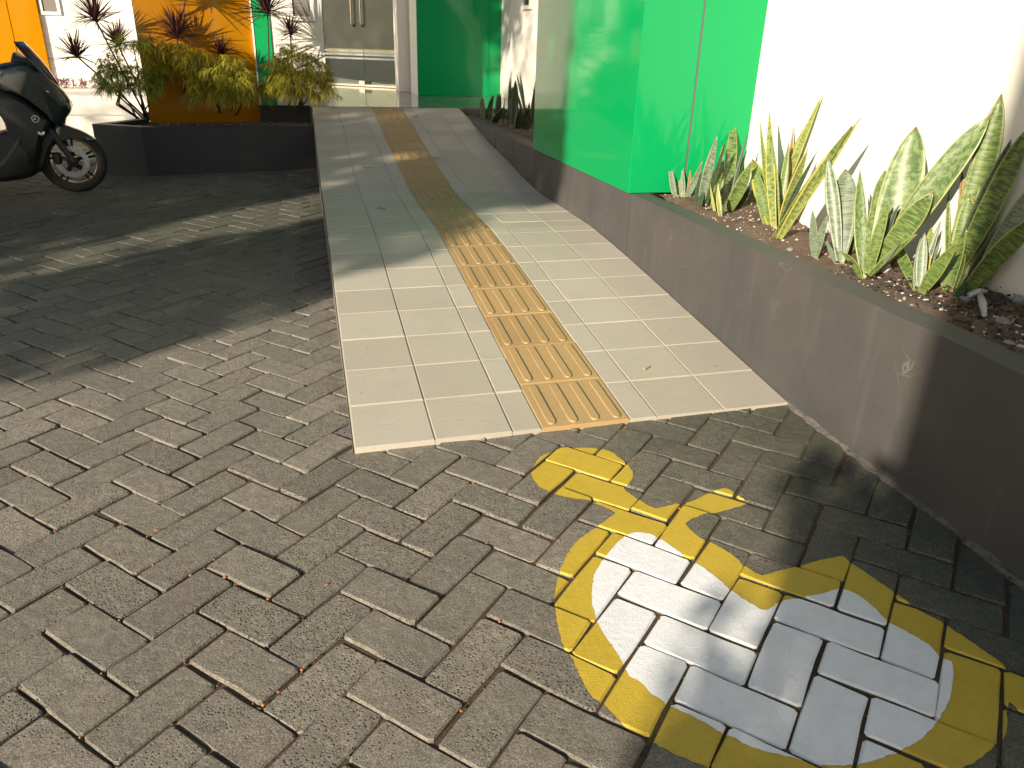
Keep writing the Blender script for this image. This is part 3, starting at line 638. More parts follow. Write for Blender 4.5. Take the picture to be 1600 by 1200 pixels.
snake([((1268, 912), (1322, 540), 74, 'green', -6), ((1302, 885), (1318, 388), 40, 'dry', -14), ((1332, 875), (1352, 500), 84, 'green', -4), ((1372, 860), (1486, 72), 112, 'green', -20), ((1392, 865), (1528, 268), 80, 'dark', 0), ((1402, 865), (1610, 205), 96, 'green', -10), ((1305, 935), (1640, 590), 90, 'green', 14, .02), ((1382, 905), (1650, 425), 74, 'grey', 14, .04), ((1285, 945), (1338, 868), 46, 'dark'), ((1405, 885), (1412, 428), 58, 'yellow', 0), ((1512, 885), (1565, 555), 74, 'dark', 0), ((1262, 912), (1238, 765), 42, 'green'), ((1350, 880), (1290, 610), 50, 'grey', -6), ((1420, 870), (1460, 560), 60, 'green')], Z4, S4, SZ, 'tall dense snake plant at the right edge of the photo', WX)
Z3 = zoom((700, 60), 6.)
for leaves, lab in (([((330, 770), (295, 590), 36, 'dark'), ((345, 770), (330, 555), 40, 'dark'), ((372, 772), (426, 525), 52, 'dark', 8), ((420, 775), (398, 640), 40, 'dark'), ((452, 782), (490, 515), 56, 'dark'), ((470, 790), (380, 640), 40, 'dark'), ((440, 785), (520, 640), 40, 'dark')], 'dark shaded snake plant nearest the entrance'),
                    ([((512, 805), (530, 550), 14, 'dark'), ((560, 812), (592, 305), 22, 'dark'), ((588, 805), (580, 600), 50, 'dark'), ((615, 840), (632, 388), 74, 'dark'), ((650, 842), (558, 650), 52, 'dark'), ((640, 840), (690, 640), 50, 'dark')], 'tall dark snake plant in the middle of the shaded recess'),
                    ([((735, 795), (675, 320), 30, 'dark'), ((792, 805), (816, 400), 28, 'dark'), ((700, 835), (795, 765), 22, 'dark', -25), ((722, 805), (642, 480), 28, 'dark'), ((760, 822), (762, 600), 38, 'dark'), ((690, 835), (740, 640), 44, 'dark'), ((780, 850), (700, 700), 50, 'dark')], 'dark snake plant in the recess touching the green pillar')):
    leaves = leaves+[((b_[0]+rl.uniform(-25, 25), b_[1]-rl.uniform(0, 30)), (t_[0]+rl.uniform(-40, 40), t_[1]+rl.uniform(-10, 80)), w_, k_) for (b_, t_, w_, k_) in [l[:4] for l in leaves]]
    snake(leaves, Z3, 6., .46, lab, 2.42, maxlean=.05)

# ------------------------------------------------------------------ shrubs and red dracaenas in the left planter
def mat_leaf(name, c0, c1, rough=.5, trans=.25):
    t = NT(name); at = t.n('ShaderNodeAttribute', attribute_name='tone').outputs['Fac']; c = t.mix(at, c0, c1); t.fin(c, rough)
    tl = t.n('ShaderNodeBsdfTranslucent'); t.l(c, tl.inputs[0]); mx = t.n('ShaderNodeMixShader'); mx.inputs[0].default_value = trans; t.l(t.b.outputs[0], mx.inputs[1]); t.l(tl.outputs[0], mx.inputs[2]); t.l(mx.outputs[0], t.out.inputs[0]); return t.m
ARALIA = mat_leaf('golden_fern_leaf', (.17, .18, .015), (.62, .54, .06)); ARALIA2 = mat_leaf('green_fern_leaf', (.11, .17, .015), (.48, .48, .05)); DRAC = mat_leaf('dracaena_leaf', (.030, .014, .016), (.15, .06, .06), .4, .15)
BARK = plain('shrub_bark', (.085, .06, .042), .9, .3, 60)
def strip(mb, tones, p, d, L, wd, droop, n, tone, r):
    d = d.normalized(); s = d.cross(Vector((r.gauss(0, .4), r.gauss(0, .4), 1))).normalized(); V = []; o = len(mb.v)
    for i in range(n+1):
        t = i/n; c = p+d*(L*t)+Vector((0, 0, -droop*L*t*t)); ww = wd*(.45+1.6*t-2.0*t*t) if i < n else wd*.06
        V += [c-s*ww, c+s*ww]
    mb.v += [tuple(v) for v in V]; mb.f += [(o+2*i, o+2*i+1, o+2*i+3, o+2*i+2) for i in range(n)]; tones += [tone]*len(V)
def shrub(label, base_px, stems, clumps, Y, mat, seed, dens=1.):
    """stems and feathery drooping sprays; clumps are (px, py, rx, ry) lobes of the crown"""
    r = random.Random(seed); base = at_z(*base_px, .385); root = tag(empty('fern_leaf_shrub', base), label, 'shrub', 'feathery shrubs in the black planter')
    mb = MB(); tones = []; nodes = []
    for (px, py, rx, ry) in clumps:
        c = at_y(px, py, Y+r.uniform(-.06, .06)); sc_ = (c-CAM).dot(_f)/FPX; RX_, RZ_ = rx*sc_, ry*sc_
        for k in range(int(dens*max(24, RX_*RZ_*1950))):
            th = r.uniform(0, 2*PI); z = r.uniform(-.75, 1); q = math.sqrt(max(0, 1-z*z)); rad = r.uniform(.55, 1.0)
            nodes.append((c+Vector((q*math.cos(th)*RX_*rad, q*math.sin(th)*RX_*rad*.8, z*RZ_*rad)), Vector((q*math.cos(th), q*math.sin(th), .35+z*.5)), c))
    for nd, dr, c in nodes:
        tn = clampf(r.gauss(.5, .32), 0, 1); dr = dr.normalized()
        rl_ = r.uniform(.05, .10); rachis = [nd+dr*(rl_*t)+Vector((0, 0, -.045*t*t)) for t in (0, .33, .66, 1)]
        for q in rachis:
            for k in range(r.randint(4, 7)):
                a = r.uniform(0, 2*PI); d = (dr*.6+Vector((math.cos(a), math.sin(a), r.uniform(-.5, .35)))).normalized()
                strip(mb, tones, q, d, r.uniform(.045, .085), r.uniform(.0028, .0046), r.uniform(.5, 1.3), 3, clampf(tn+r.gauss(0, .2), 0, 1), r)
    o = mb.build('foliage', mat); keep(o, root); set_tone(o, vals=tones)
    for i in range(stems):
        nd, dr, c = r.choice(nodes); b = base+Vector((r.gauss(0, .05), r.gauss(0, .04), -.01)); m1 = b.lerp(c, .35)+Vector((r.gauss(0, .05), r.gauss(0, .05), 0)); m2 = b.lerp(c, .72)+Vector((r.gauss(0, .03), r.gauss(0, .03), 0))
        keep(MB().tube([b, m1, m2, c.lerp(nd, .7)], [.011, .008, .006, .003], 6).build('stem', BARK, smooth=True), root)
shrub('leftmost feathery shrub with bare forked stems', (225, 188), 7, [(182, 118, 22, 26), (172, 130, 15, 14), (205, 70, 22, 14), (218, 118, 16, 20), (165, 105, 12, 14), (232, 132, 15, 20)], 5.80, ARALIA2, 31)
shrub('thin open feathery shrub in front of the yellow panel', (272, 186), 7, [(245, 80, 22, 14), (285, 85, 24, 14), (252, 112, 24, 12), (300, 92, 14, 10), (238, 100, 14, 12)], 6.05, ARALIA, 32)
shrub('low golden feathery shrub at the middle of the planter', (352, 188), 6, [(345, 108, 36, 22), (330, 140, 34, 22), (378, 140, 28, 20), (350, 125, 40, 26), (318, 118, 18, 16)], 5.85, ARALIA, 33, 1.15)
shrub('dense round feathery shrub beside the ramp', (466, 188), 7, [(465, 108, 44, 26), (440, 130, 28, 24), (495, 132, 27, 24), (460, 90, 26, 20), (468, 130, 40, 20)], 5.85, ARALIA, 34, 1.2)
def dracaena(label, base_px, heads, Y, seed):
    r = random.Random(seed); base = at_z(*base_px, .385); base.y = max(base.y, 5.62); root = tag(empty('dracaena', base), label, 'plant', 'red dracaenas in the black planter')
    for (px, py, R_, tilt, n) in heads:
        c = at_y(px, py, Y); L0_ = 1.22*R_*(c-CAM).dot(_f)/FPX; mb = MB(); tones = []
        tl = Vector((tilt, 0, 1)).normalized()
        for k in range(int(n*1.8)):
            a = r.uniform(0, 2*PI); e = r.uniform(-.35, 1.4); d = Vector((math.cos(a)*math.cos(e), math.sin(a)*math.cos(e), math.sin(e)))+tl*.15
            strip(mb, tones, c+tl*r.uniform(-.02, .03), d, L0_*r.uniform(.75, 1.1), r.uniform(.005, .0078), r.uniform(.02, .25), 4, r.random(), r)
        o = mb.build('leaf_rosette', DRAC); keep(o, root); set_tone(o, vals=tones)
        m1 = base.lerp(c, .5)+Vector((r.gauss(0, .03), 0, 0)); keep(MB().tube([base, m1, c], [.010, .008, .007], 7).build('stem', BARK, smooth=True), root)
dracaena('leftmost red dracaena with three spiky heads', (232, 188), [(150, 32, 46, -.2, 85), (120, 88, 38, -.9, 65), (184, 70, 36, .3, 60)], 5.98, 41)
dracaena('red dracaena with two heads before the yellow panel', (285, 184), [(277, 57, 44, 0, 95), (288, -14, 42, .1, 80)], 6.18, 42)
dracaena('small red dracaena just above the middle shrub', (348, 184), [(346, 84, 28, .1, 60)], 6.15, 43)
dracaena('tallest red dracaena in front of the narrow green panel', (435, 184), [(418, 20, 52, -.1, 105)], 6.0, 44)
dracaena('small red dracaena on top of the round shrub', (456, 184), [(454, 54, 27, 0, 60)], 6.12, 45)
# purple ground plants on the porch
r = random.Random(51); root = tag(empty('purple_plant', (-2.9, 10.2, .465)), 'low purple-leaved plants on the white porch', 'plant'); mb = MB(); tones = []
for k in range(46):
    c = at_y(r.uniform(70, 152), 130, 10.2); c.z = .465; c.y += r.uniform(-.15, .3)
    for j in range(9):
        a = r.uniform(0, 2*PI); e = r.uniform(.2, 1.3); strip(mb, tones, c+Vector((0, 0, r.uniform(0, .10))), Vector((math.cos(a)*math.cos(e), math.sin(a)*math.cos(e), math.sin(e))), r.uniform(.06, .12), .008, .4, 3, r.random(), r)
o = mb.build('foliage', mat_leaf('purple_leaf', (.11, .03, .055), (.36, .14, .19)), smooth=False); keep(o, root); set_tone(o, vals=tones)

# ------------------------------------------------------------------ scooter
def paint(name, col, rough, coat=.6):
    t = NT(name); p = t.n('ShaderNodeTexCoord').outputs['Object']; n = t.noise(p, 5, 3); m = t.fin(t.mix(n, tuple(c*.85 for c in col), tuple(c*1.15 for c in col)), rough); t.b.inputs['Coat Weight'].default_value = coat; t.b.inputs['Coat Roughness'].default_value = .06; return m
BODY = paint('dark_green_bodywork', (.010, .020, .019), .22); BLK = paint('black_plastic', (.012, .012, .013), .45, .0); RUB = plain('tyre_rubber', (.016, .016, .016), .85, .2, 60); GOLD = plain('bronze_rim_line', (.45, .27, .12), .3, .05, 20, Metallic=.9)
DISC = plain('brake_disc_steel', (.55, .60, .68), .3, .06, 40, Metallic=.85); ALLOY = plain('dark_alloy', (.035, .032, .03), .35, .1, 30, Metallic=.6); SILV = plain('silver_badge', (.62, .64, .64), .25, .03, 30, Metallic=.8); LENS = plain('headlight_lens', (.55, .56, .52), .08, .1, 40)
SCREEN = NT('smoked_screen'); SCREEN.fin((.05, .055, .075), .05); SCREEN.b.inputs['Transmission Weight'].default_value = .55; SCREEN = SCREEN.m
SC = tag(empty('motor_scooter', (-1.875, 4.70, gz(-1.875, 4.70)), math.radians(7)), 'dark maxi scooter with bronze rim line parked at the left edge', 'scooter')
def sp(px, py): P = at_y(px, py, 4.70); return ((P.x+1.875)*1.01, P.z)
def pillow(poly, w, rings=((-1, .80), (-.82, .93), (-.45, .99), (0, 1.), (.45, .99), (.82, .93), (1, .80)), sub=2):
    P = [sp(*p) for p in poly]
    for _ in range(sub):
        Q = []
        for i in range(len(P)): a, b = P[i], P[(i+1) % len(P)]; Q += [(a[0]*.8+b[0]*.2, a[1]*.8+b[1]*.2), (a[0]*.2+b[0]*.8, a[1]*.2+b[1]*.8)]
        P = Q
    n = len(P); cx_ = sum(p[0] for p in P)/n; cz_ = sum(p[1] for p in P)/n; mb = MB(); V = []; F = []
    for y, s in rings:
        for x, z in P: V.append((cx_+(x-cx_)*s, y*w, cz_+(z-cz_)*s))
    for i in range(len(rings)-1):
        for k in range(n): F.append((i*n+k, i*n+(k+1) % n, (i+1)*n+(k+1) % n, (i+1)*n+k))
    F += [tuple(range(n))[::-1], tuple((len(rings)-1)*n+k for k in range(n))]; mb.add(V, F); return mb
def spart(name, mat, mb, parent=None, smooth=True, label=None):
    o = mb.build(name, mat, parent or SC, smooth=smooth, fix=True)
    if label: o['label'] = label
    if smooth:
        m = o.modifiers.new('edges', 'EDGE_SPLIT'); m.split_angle = math.radians(50)
    return o
fair = spart('front_fairing', BODY, pillow([(0, 100), (22, 96), (40, 92), (60, 104), (80, 122), (93, 135), (108, 156), (112, 168), (109, 178), (102, 187), (102, 199), (90, 196), (86, 187), (66, 170), (45, 153), (20, 141), (0, 137), (-8, 118)], .155))
spart('leg_shield', BLK, pillow([(-6, 134), (20, 140), (45, 152), (66, 169), (88, 188), (82, 205), (73, 216), (69, 245), (58, 264), (34, 244), (18, 216), (17, 194), (8, 176), (-10, 168), (-16, 150)], .17))
spart('inner_guard', BLK, pillow([(62, 200), (86, 196), (92, 212), (80, 226), (74, 250), (68, 270), (58, 262)], .10))
spart('floor_body', BLK, pillow([(67, 236), (67, 274), (0, 282), (-120, 286), (-150, 262), (-150, 225), (-60, 214), (0, 206), (28, 197), (50, 214)], .18))
spart('side_trim', plain('grey_trim', (.055, .055, .055), .4), pillow([(44, 205), (48, 212), (30, 240), (12, 262), (-40, 268), (-40, 262), (8, 256), (26, 234)], .186))
wsb = MB(); V = []; F = []
scr = [(40, 66, .10), (48, 75, .135), (57, 85, .15), (66, 95, .15), (75, 107, .14), (86, 123, .12), (94, 136, .09)]
for (px, py, wd) in scr:
    x, z = sp(px, py)
    for k in range(9): a = k/8*2-1; V.append((x-.055*a*a, a*wd, z))
for i in range(len(scr)-1):
    for k in range(8): F.append((i*9+k, i*9+k+1, (i+1)*9+k+1, (i+1)*9+k))
wsb.add(V, F); ws = spart('windshield', SCREEN, wsb); ws.modifiers.new('t', 'SOLIDIFY').thickness = .004
spart('cowl', BLK, pillow([(24, 80), (34, 88), (50, 93), (66, 108), (76, 122), (60, 110), (40, 100), (20, 99)], .11))
for s in (-1, 1):
    hl = MB(); P = [sp(*p) for p in [(77, 140), (88, 144), (98, 153), (109, 161), (111, 169), (99, 163), (86, 152)]]; V = []
    for (x, z), y in zip(P, (.150, .148, .135, .105, .095, .128, .147)): V.append((x, s*(y+.006), z))
    V += [(x-.01, s*(abs(y)-.03), z) for x, y, z in V]; n = len(P)
    hl.add(V, [tuple(range(n)), tuple(range(n, 2*n))[::-1]]+[(i, (i+1) % n, n+(i+1) % n, n+i) for i in range(n)]); spart('headlight', LENS, hl, smooth=False)
    x, z = sp(69, 204); spart('turn_signal', SILV, MB().lathe([(0, -.02), (.022, -.016), (.03, 0), (.022, .016), (0, .02)], (x+.005, s*.15, z), (0.3, s, .2), 14))
    a, b = sp(79, 200), sp(117, 252); spart('fork_leg', BLK, MB().tube([(a[0], s*.075, a[1]), (b[0], s*.075, b[1])], [.027, .021], 10))
    x, z = sp(-24, 90); spart('handlebar', BLK, MB().tube([(x+.05, 0, z+.01), (x+.02, s*.15, z+.02), (x-.06, s*.33, z+.015)], [.014, .016, .018], 8))
    spart('mirror', BLK, MB().tube([(x+.02, s*.2, z+.03), (x+.03, s*.28, z+.16)], .006, 6).box((x+.0, s*.30-.06, z+.15), (x+.03, s*.30+.06, z+.23), .008), smooth=False)
spart('front_fender', BODY, pillow([(84, 191), (100, 194), (121, 202), (138, 211), (152, 221), (140, 221), (122, 216), (110, 216), (98, 221), (88, 216), (80, 205)], .072))
# badge with three-pronged mark on both sides of the fairing
bx_, bz_ = sp(63, 183)
for s in (-1, 1):
    bd = spart('badge', SILV, MB().lathe([(.0, .0), (.020, .0), (.020, .004), (.026, .004), (.026, -.008), (0, -.008)][::-1], (bx_, s*.178, bz_), (0, s, 0), 24))
    mk = MB().lathe([(.0195, .0006), (0, .0008)], (bx_, s*.1785, bz_), (0, s, 0), 24); spart('badge_field', BLK, mk, bd)
    tk = MB()
    for k in range(3):
        a = PI/2+k*2*PI/3; tk.tube([(bx_, s*.1805, bz_), (bx_+.019*math.cos(a), s*.1805, bz_+.019*math.sin(a))], .0022, 5)
    spart('badge_mark', SILV, tk, bd)
def wheel(cx_, cz_, R_, wd, gold):
    c = (cx_, 0, cz_); T = MB()
    spart_name = 'front_wheel' if gold else 'rear_wheel'
    prof = [(R_-.058, -wd*.42), (R_-.035, -wd*.5), (R_-.012, -wd*.42), (R_, -wd*.16), (R_+.001, 0), (R_, wd*.16), (R_-.012, wd*.42), (R_-.035, wd*.5), (R_-.058, wd*.42), (R_-.06, 0), (R_-.058, -wd*.42)]
    ty = spart(spart_name, RUB, T.lathe(prof, c, (0, 1, 0), 48))
    rr = R_-.058; spart('rim', ALLOY, MB().lathe([(rr+.003, -.036), (rr-.012, -.034), (rr-.018, -.012), (rr-.018, .012), (rr-.012, .034), (rr+.003, .036)], c, (0, 1, 0), 48), ty)
    sk = MB()
    for k in range(5):
        a = k*2*PI/5+.35
        for d in (-.13, .13): sk.tube([(cx_+.03*math.cos(a), 0, cz_+.03*math.sin(a)), (cx_+(rr-.012)*math.cos(a+d), 0, cz_+(rr-.012)*math.sin(a+d))], [.012, .008], 6)
    sk.lathe([(0, -.05), (.03, -.05), (.036, -.03), (.036, .03), (.03, .05), (0, .05)], c, (0, 1, 0), 20); spart('spokes', ALLOY, sk, ty)
    for s in (-1, 1):
        if gold: spart('rim_line', GOLD, MB().lathe([(rr+.0035, s*.0365), (rr-.004, s*.038), (rr-.006, s*.0355)], c, (0, 1, 0), 48), ty)
    if gold:
        dk = MB().lathe([(.118, -.060), (.118, -.056), (.078, -.056), (.078, -.060), (.118, -.060)], c, (0, 1, 0), 40); d = spart('brake_disc', DISC, dk, ty, smooth=False)
        hl = MB()
        for k in range(30):
            a = k*2*PI/30
            for j in range(2): q = .088+.02*j; aa = a+.1*j; hl.lathe([(.0042, -.0606), (0, -.0608)], (cx_+q*math.cos(aa), 0, cz_+q*math.sin(aa)), (0, 1, 0), 6)
        spart('disc_holes', BLK, hl, d, smooth=False)
        ck = MB()
        for k in range(5):
            a = k*2*PI/5; ck.tube([(cx_+.03*math.cos(a), -.057, cz_+.03*math.sin(a)), (cx_+.082*math.cos(a+.35), -.058, cz_+.082*math.sin(a+.35))], .006, 5)
        ck.lathe([(0, -.066), (.04, -.062), (.042, -.05)], c, (0, 1, 0), 20); spart('disc_carrier', ALLOY, ck, ty)
wx_, wz_ = sp(115.5, 256); wheel(wx_, .236, .236, .105, True)
x, z = sp(92, 246); spart('brake_caliper', BLK, MB().box((x-.03, -.088, z-.045), (x+.03, -.04, z+.045), .012), smooth=False)
wheel(wx_-1.34, .232, .232, .125, False)
spart('seat', plain('seat_vinyl', (.02, .02, .022), .6), pillow([(-30, 150), (-90, 146), (-150, 130), (-235, 112), (-240, 122), (-150, 150), (-90, 168), (-30, 168)], .15))
spart('rear_body', BODY, pillow([(-28, 166), (-90, 168), (-150, 150), (-245, 118), (-262, 126), (-225, 170), (-160, 205), (-60, 222), (-20, 206)], .17))
spart('swing_arm', BLK, MB().tube([(-.75, -.10, .25), (wx_-1.34, -.11, .232)], [.06, .045], 10))
for s in (-1, 1): spart('shock', ALLOY, MB().tube([(wx_-1.30, s*.13, .25), (wx_-1.18, s*.13, .60)], .022, 8))
spart('centre_stand', BLK, MB().tube([(-.78, -.12, .17), (-.84, -.17, .012), (-.84, .17, .012), (-.78, .12, .17)], .013, 6))

# ------------------------------------------------------------------ stones and litter in the planter
def mat_stone(name, c): 
    t = NT(name); p = t.n('ShaderNodeTexCoord').outputs['Object']; n = t.noise(p, 60, 5, .7); return t.fin(t.mix(n, tuple(v*.6 for v in c), c), .9, t.bump(n, .5, .004))
STG, STW, STP = mat_stone('grey_stone', (.26, .27, .27)), mat_stone('white_stone', (.62, .60, .56)), mat_stone('pink_stone', (.44, .31, .25))
def rock(r, sx, sy, sz, rough=.12, lv=2):
    bm = bmesh.new(); bmesh.ops.create_icosphere(bm, subdivisions=lv, radius=1); ph = [r.uniform(0, 6) for _ in range(6)]
    for v in bm.verts:
        d = 1+rough*(math.sin(v.co.x*3+ph[0])+math.sin(v.co.y*3.7+ph[1])+math.sin(v.co.z*3.3+ph[2]))*.5+r.gauss(0, rough*.22); v.co = Vector((v.co.x*sx*d, v.co.y*sy*d, v.co.z*sz*d))
    mb = MB(); bm.verts.index_update(); mb.add([v.co.copy() for v in bm.verts], [[v.index for v in f.verts] for f in bm.faces]); bm.free(); return mb
rs = random.Random(61)
for px, py, rad, mat, el, lab in ((1566, 505, 11.5, STG, .95, 'largest round grey stone at the right end of the planter'), (1590, 469, 9, STG, .95, 'round grey stone by the wall at the right edge'), (1507, 468, 8.5, STG, .9, 'grey stone beside the broken white sticks'), (1545, 479, 6.5, STG, .8, 'small grey stone between the white sticks and round stones'),
                                 (1377, 419, 14, STW, .7, 'rough white stone under the largest snake plant'), (1404, 404, 8, STP, .7, 'pinkish stone behind the rough white stone'), (1578, 533, 8, STP, .5, 'flat pink stone at the planter rim on the right'), (1595, 539, 6, STW, .6, 'small white stone at the right edge of the planter'), (1582, 493, 8, STP, .45, 'curved pink stone above the largest grey stone'), (1588, 506, 7, STW, .4, 'white chip right of the largest grey stone'), (1544, 498, 6, STW, .4, 'white chip left of the largest grey stone'), (1534, 516, 6, STW, .4, 'white pebble close to the planter rim'),
                                 (1108, 336, 6, STP, .7, 'pinkish stone under the bushy banded plant'), (1174, 344, 5, STP, .7, 'pinkish stone left of the yellow-margined plant'), (1235, 388, 7, STG, .5, 'flat grey stone behind the planter rim')):
    P = at_z(px, py, SZ+.008); m = rad*(P-CAM).dot(_f)/FPX; o = rock(rs, m, m*rs.uniform(.8, 1.1), m*el, .10 if mat is STG else .28).build('stone', mat, smooth=(mat is STG)); o.location = (P.x, P.y, SZ+m*el*.45); o.rotation_euler = (0, 0, rs.uniform(0, 6)); tag(o, lab, 'stone', 'stones in the long planter')
for a, b, lab in (((1512, 463), (1540, 454), 'broken white stick lying across the soil'), ((1532, 462), (1538, 492), 'broken white stick pointing at the planter rim')):
    A, B = at_z(*a, SZ+.02), at_z(*b, SZ+.02); o = MB().tube([A, A.lerp(B, .5)+Vector((0, 0, .006)), B], [.009, .012, .007], 6).build('white_stick', STW); tag(o, lab, 'stick', 'white sticks in the long planter')
def scatter(name, label, mats, n, place, smin, smax, seed, cat='gravel'):
    r = random.Random(seed); mb = MB()
    for i in range(n):
        P = place(r); s = r.uniform(smin, smax)*(.5+r.random()); k = rock(r, s, s*r.uniform(.6, 1), s*r.uniform(.4, .8), .25, 1); a = r.uniform(0, 6); ca, sa = math.cos(a), math.sin(a)
        mb.add([(P[0]+x*ca-y*sa, P[1]+x*sa+y*ca, P[2]+z) for x, y, z in k.v], k.f)
    return tag(mb.build(name, mats), label, cat, kind='stuff')
def soilpt(r):
    y = r.uniform(-1.0, 1.5); x = r.uniform(RW+.12, WX-.01); return (x, y, SZ+.012*math.sin(x*9+y*5)+.046*clampf((y-1.0)/.45, 0, 1)+.002)
scatter('gravel', 'pale gravel scattered over the planter soil', STP, 330, soilpt, .002, .007, 71); scatter('gravel', 'white chips scattered over the planter soil', STW, 420, lambda r: soilpt(r), .002, .006, 72); scatter('gravel', 'dark grit scattered over the planter soil', plain('dark_grit', (.035, .03, .027), .9, .3, 40), 900, lambda r: (lambda q: (q[0], r.uniform(-1.0, .2), q[2]))(soilpt(r)), .003, .008, 73)
scatter('gravel', 'pebbles on the soil of the shaded recess', STG, 160, lambda r: (r.uniform(1.63, 2.4), r.uniform(3.4, 6.1), .46), .006, .014, 74)
def leftsoil(r):
    x = r.uniform(-1.6, -.05); return (x, r.uniform(max(5.68+.1365*x, 5.478+(-1.425-x)*.606)+.03, 6.15), .388)
scatter('gravel', 'pebbles on the soil of the black planter', STG, 160, leftsoil, .006, .014, 75)
# seeds caught in the joints
def jointpt(r):
    i, j = r.randint(-30, 22), r.randint(-26, 26); q = lat(i, j)+(E1 if r.random() < .5 else E2)*r.uniform(-.5, .5)+Vector((r.gauss(0, .003), r.gauss(0, .003)))
    if 0 < q.x < RW and q.y > -.01 or q.x > 1.45: q = lat(-r.randint(0, 20), -r.randint(0, 14))
    return (q.x, q.y, gz(q.x, q.y)+.001)
scatter('fallen_seeds', 'small orange seeds caught in the paver joints', plain('orange_seed', (.42, .16, .06),   .7, .3, 90), 620, jointpt, .0020, .0040, 76, 'seeds')
scatter('grit', 'loose brown grit along the paver joints', plain('joint_grit', (.14, .10, .07), .95, .4, 120), 2200, lambda r: (lambda q: (q[0], q[1], q[2]-.006))(jointpt(r)), .0018, .0042, 77, 'grit')
P = at_z(1010, 575, ramp_z(1.2, .33)+.004)
o = MB().tube([(P.x-.012, P.y-.008, ramp_z(P.x, P.y)+.005), (P.x+.013, P.y+.009, ramp_z(P.x, P.y)+.0065)], .0038, 8).build('cigarette_butt', plain('butt_paper', (.48, .33, .16), .8, .2, 200)); tag(o, 'cigarette butt lying on the ramp tiles right of the tactile strip', 'cigarette')
DRY = plain('dry_leaf_brown', (.10, .06, .03), .8, .3, 60)
for px, py, ln, lab in ((649, 183.5, .05, 'dead leaf on the upper ramp right of the tactile strip'), (682, 248, .055, 'dead leaf touching the tactile strip in the shade'), (572, 262, .06, 'dead leaf on the left part of the ramp'), (596, 327, .05, 'dead leaf nearest the sunlit part of the ramp')):
    y = 3.
    P = at_z(px, py, .3)
    for _ in range(25): P = at_z(px, py, ramp_z(P.x, P.y)*.5+P.z*.5)
    mb = MB(); n = 7; V = []
    for i in range(n): t = i/(n-1); wd = .011*math.sin(PI*clampf(t, .04, .96)); V += [(P.x+(t-.5)*ln, P.y-wd, ramp_z(P.x, P.y)+.004+.006*math.sin(t*4)), (P.x+(t-.5)*ln*.95, P.y+wd, ramp_z(P.x, P.y)+.006+.004*math.cos(t*3))]
    mb.add(V, [(2*i, 2*i+1, 2*i+3, 2*i+2) for i in range(n-1)]); o = mb.build('dead_leaf', DRY); o.modifiers.new('t', 'SOLIDIFY').thickness = .001; tag(o, lab, 'leaf', 'dead leaves on the ramp')

# ------------------------------------------------------------------ trees behind the camera that shade the yard
TH = Vector((math.sin(SUN_AZ), math.cos(SUN_AZ), 0)); HH = Vector((math.cos(SUN_AZ), -math.sin(SUN_AZ), 0))
def sunpt(u, v, s): return HH*u+TH*s+Vector((0, 0, (v-s*math.sin(SUN_EL))/math.cos(SUN_EL)))
TLEAF = mat_leaf('tree_leaf', (.03, .065, .015), (.09, .13, .035), .5, .08); TBARK = plain('tree_bark', (.12, .095, .075), .95, .3, 12)
def tree(label, s, blobs, trunk_u, seed, sz=.15, per=260, gaps=()):
    """blobs are leafy lobes (u, v, ru, rv, fill) laid out across the direction of the sun"""
    r = random.Random(seed); b = sunpt(trunk_u, 0, s); b.z = gz(b.x, b.y)-.05; root = tag(empty('shade_tree', b), label, 'tree', 'shade trees around the yard'); mb = MB(); tones = []; cs = []
    for (u, v, ru, rv, fill) in blobs:
        cs.append(sunpt(u, v, s)); n = int(per*ru*rv*4*fill*1.5)
        for k in range(n):
            a = r.uniform(0, 2*PI); q = math.sqrt(r.random()); uu, vv = u+ru*q*math.cos(a), v+rv*q*math.sin(a)
            if any(((uu-g[0])/g[2])**2+((vv-g[1])/g[3])**2 < r.uniform(.6, 1.1) for g in gaps): 
                if r.random() < .93: continue
            c = sunpt(uu, vv, s+r.gauss(0, .5)); d = Vector((r.gauss(0, 1), r.gauss(0, 1), r.gauss(0, .6))).normalized(); e = d.cross(Vector((r.gauss(0, 1), r.gauss(0, 1), r.gauss(0, 1)))).normalized(); L = sz*r.uniform(.7, 1.3)
            o = len(mb.v); mb.v += [tuple(c-d*L*.5), tuple(c+e*L*.25), tuple(c+d*L*.5), tuple(c-e*L*.25)]; mb.f.append((o, o+1, o+2, o+3)); tones += [r.random()]*4
    o = mb.build('crown', TLEAF); keep(o, root); set_tone(o, vals=tones)
    top = sum(cs, Vector())/len(cs); fork = b.lerp(top, .55); fork.x = b.x*.7+top.x*.3; fork.y = b.y*.7+top.y*.3
    keep(MB().tube([b, b.lerp(fork, .5)+Vector((.05, .03, 0)), fork], [.20, .16, .12], 12).build('trunk', TBARK, smooth=True), root)
    for c in cs[::max(1, len(cs)//6)]: keep(MB().tube([fork-Vector((0, 0, .05)), fork.lerp(c, .5)+Vector((0, 0, .15)), c], [.08, .05, .02], 7).build('limb', TBARK, smooth=True), root)
def lobes(u0, u1, v0, v1, lit, seed, st=.34, thin=lambda u, v: 1.6):
    r = random.Random(seed); out = []; v = v0
    while v <= v1:
        u = u0
        while u <= u1:
            a, b = u+r.uniform(-.1, .1), v+r.uniform(-.1, .1); ru, rv = r.uniform(.24, .36), r.uniform(.22, .34)
            if not lit(a, b, ru, rv): out.append((a, b, ru, rv, r.uniform(.9, 1.3)*thin(a, b)))
            u += st
        v += st
    return out
edge = lambda v: -1.12 if v < .08 else (-.93 if v < .4 else -.86)
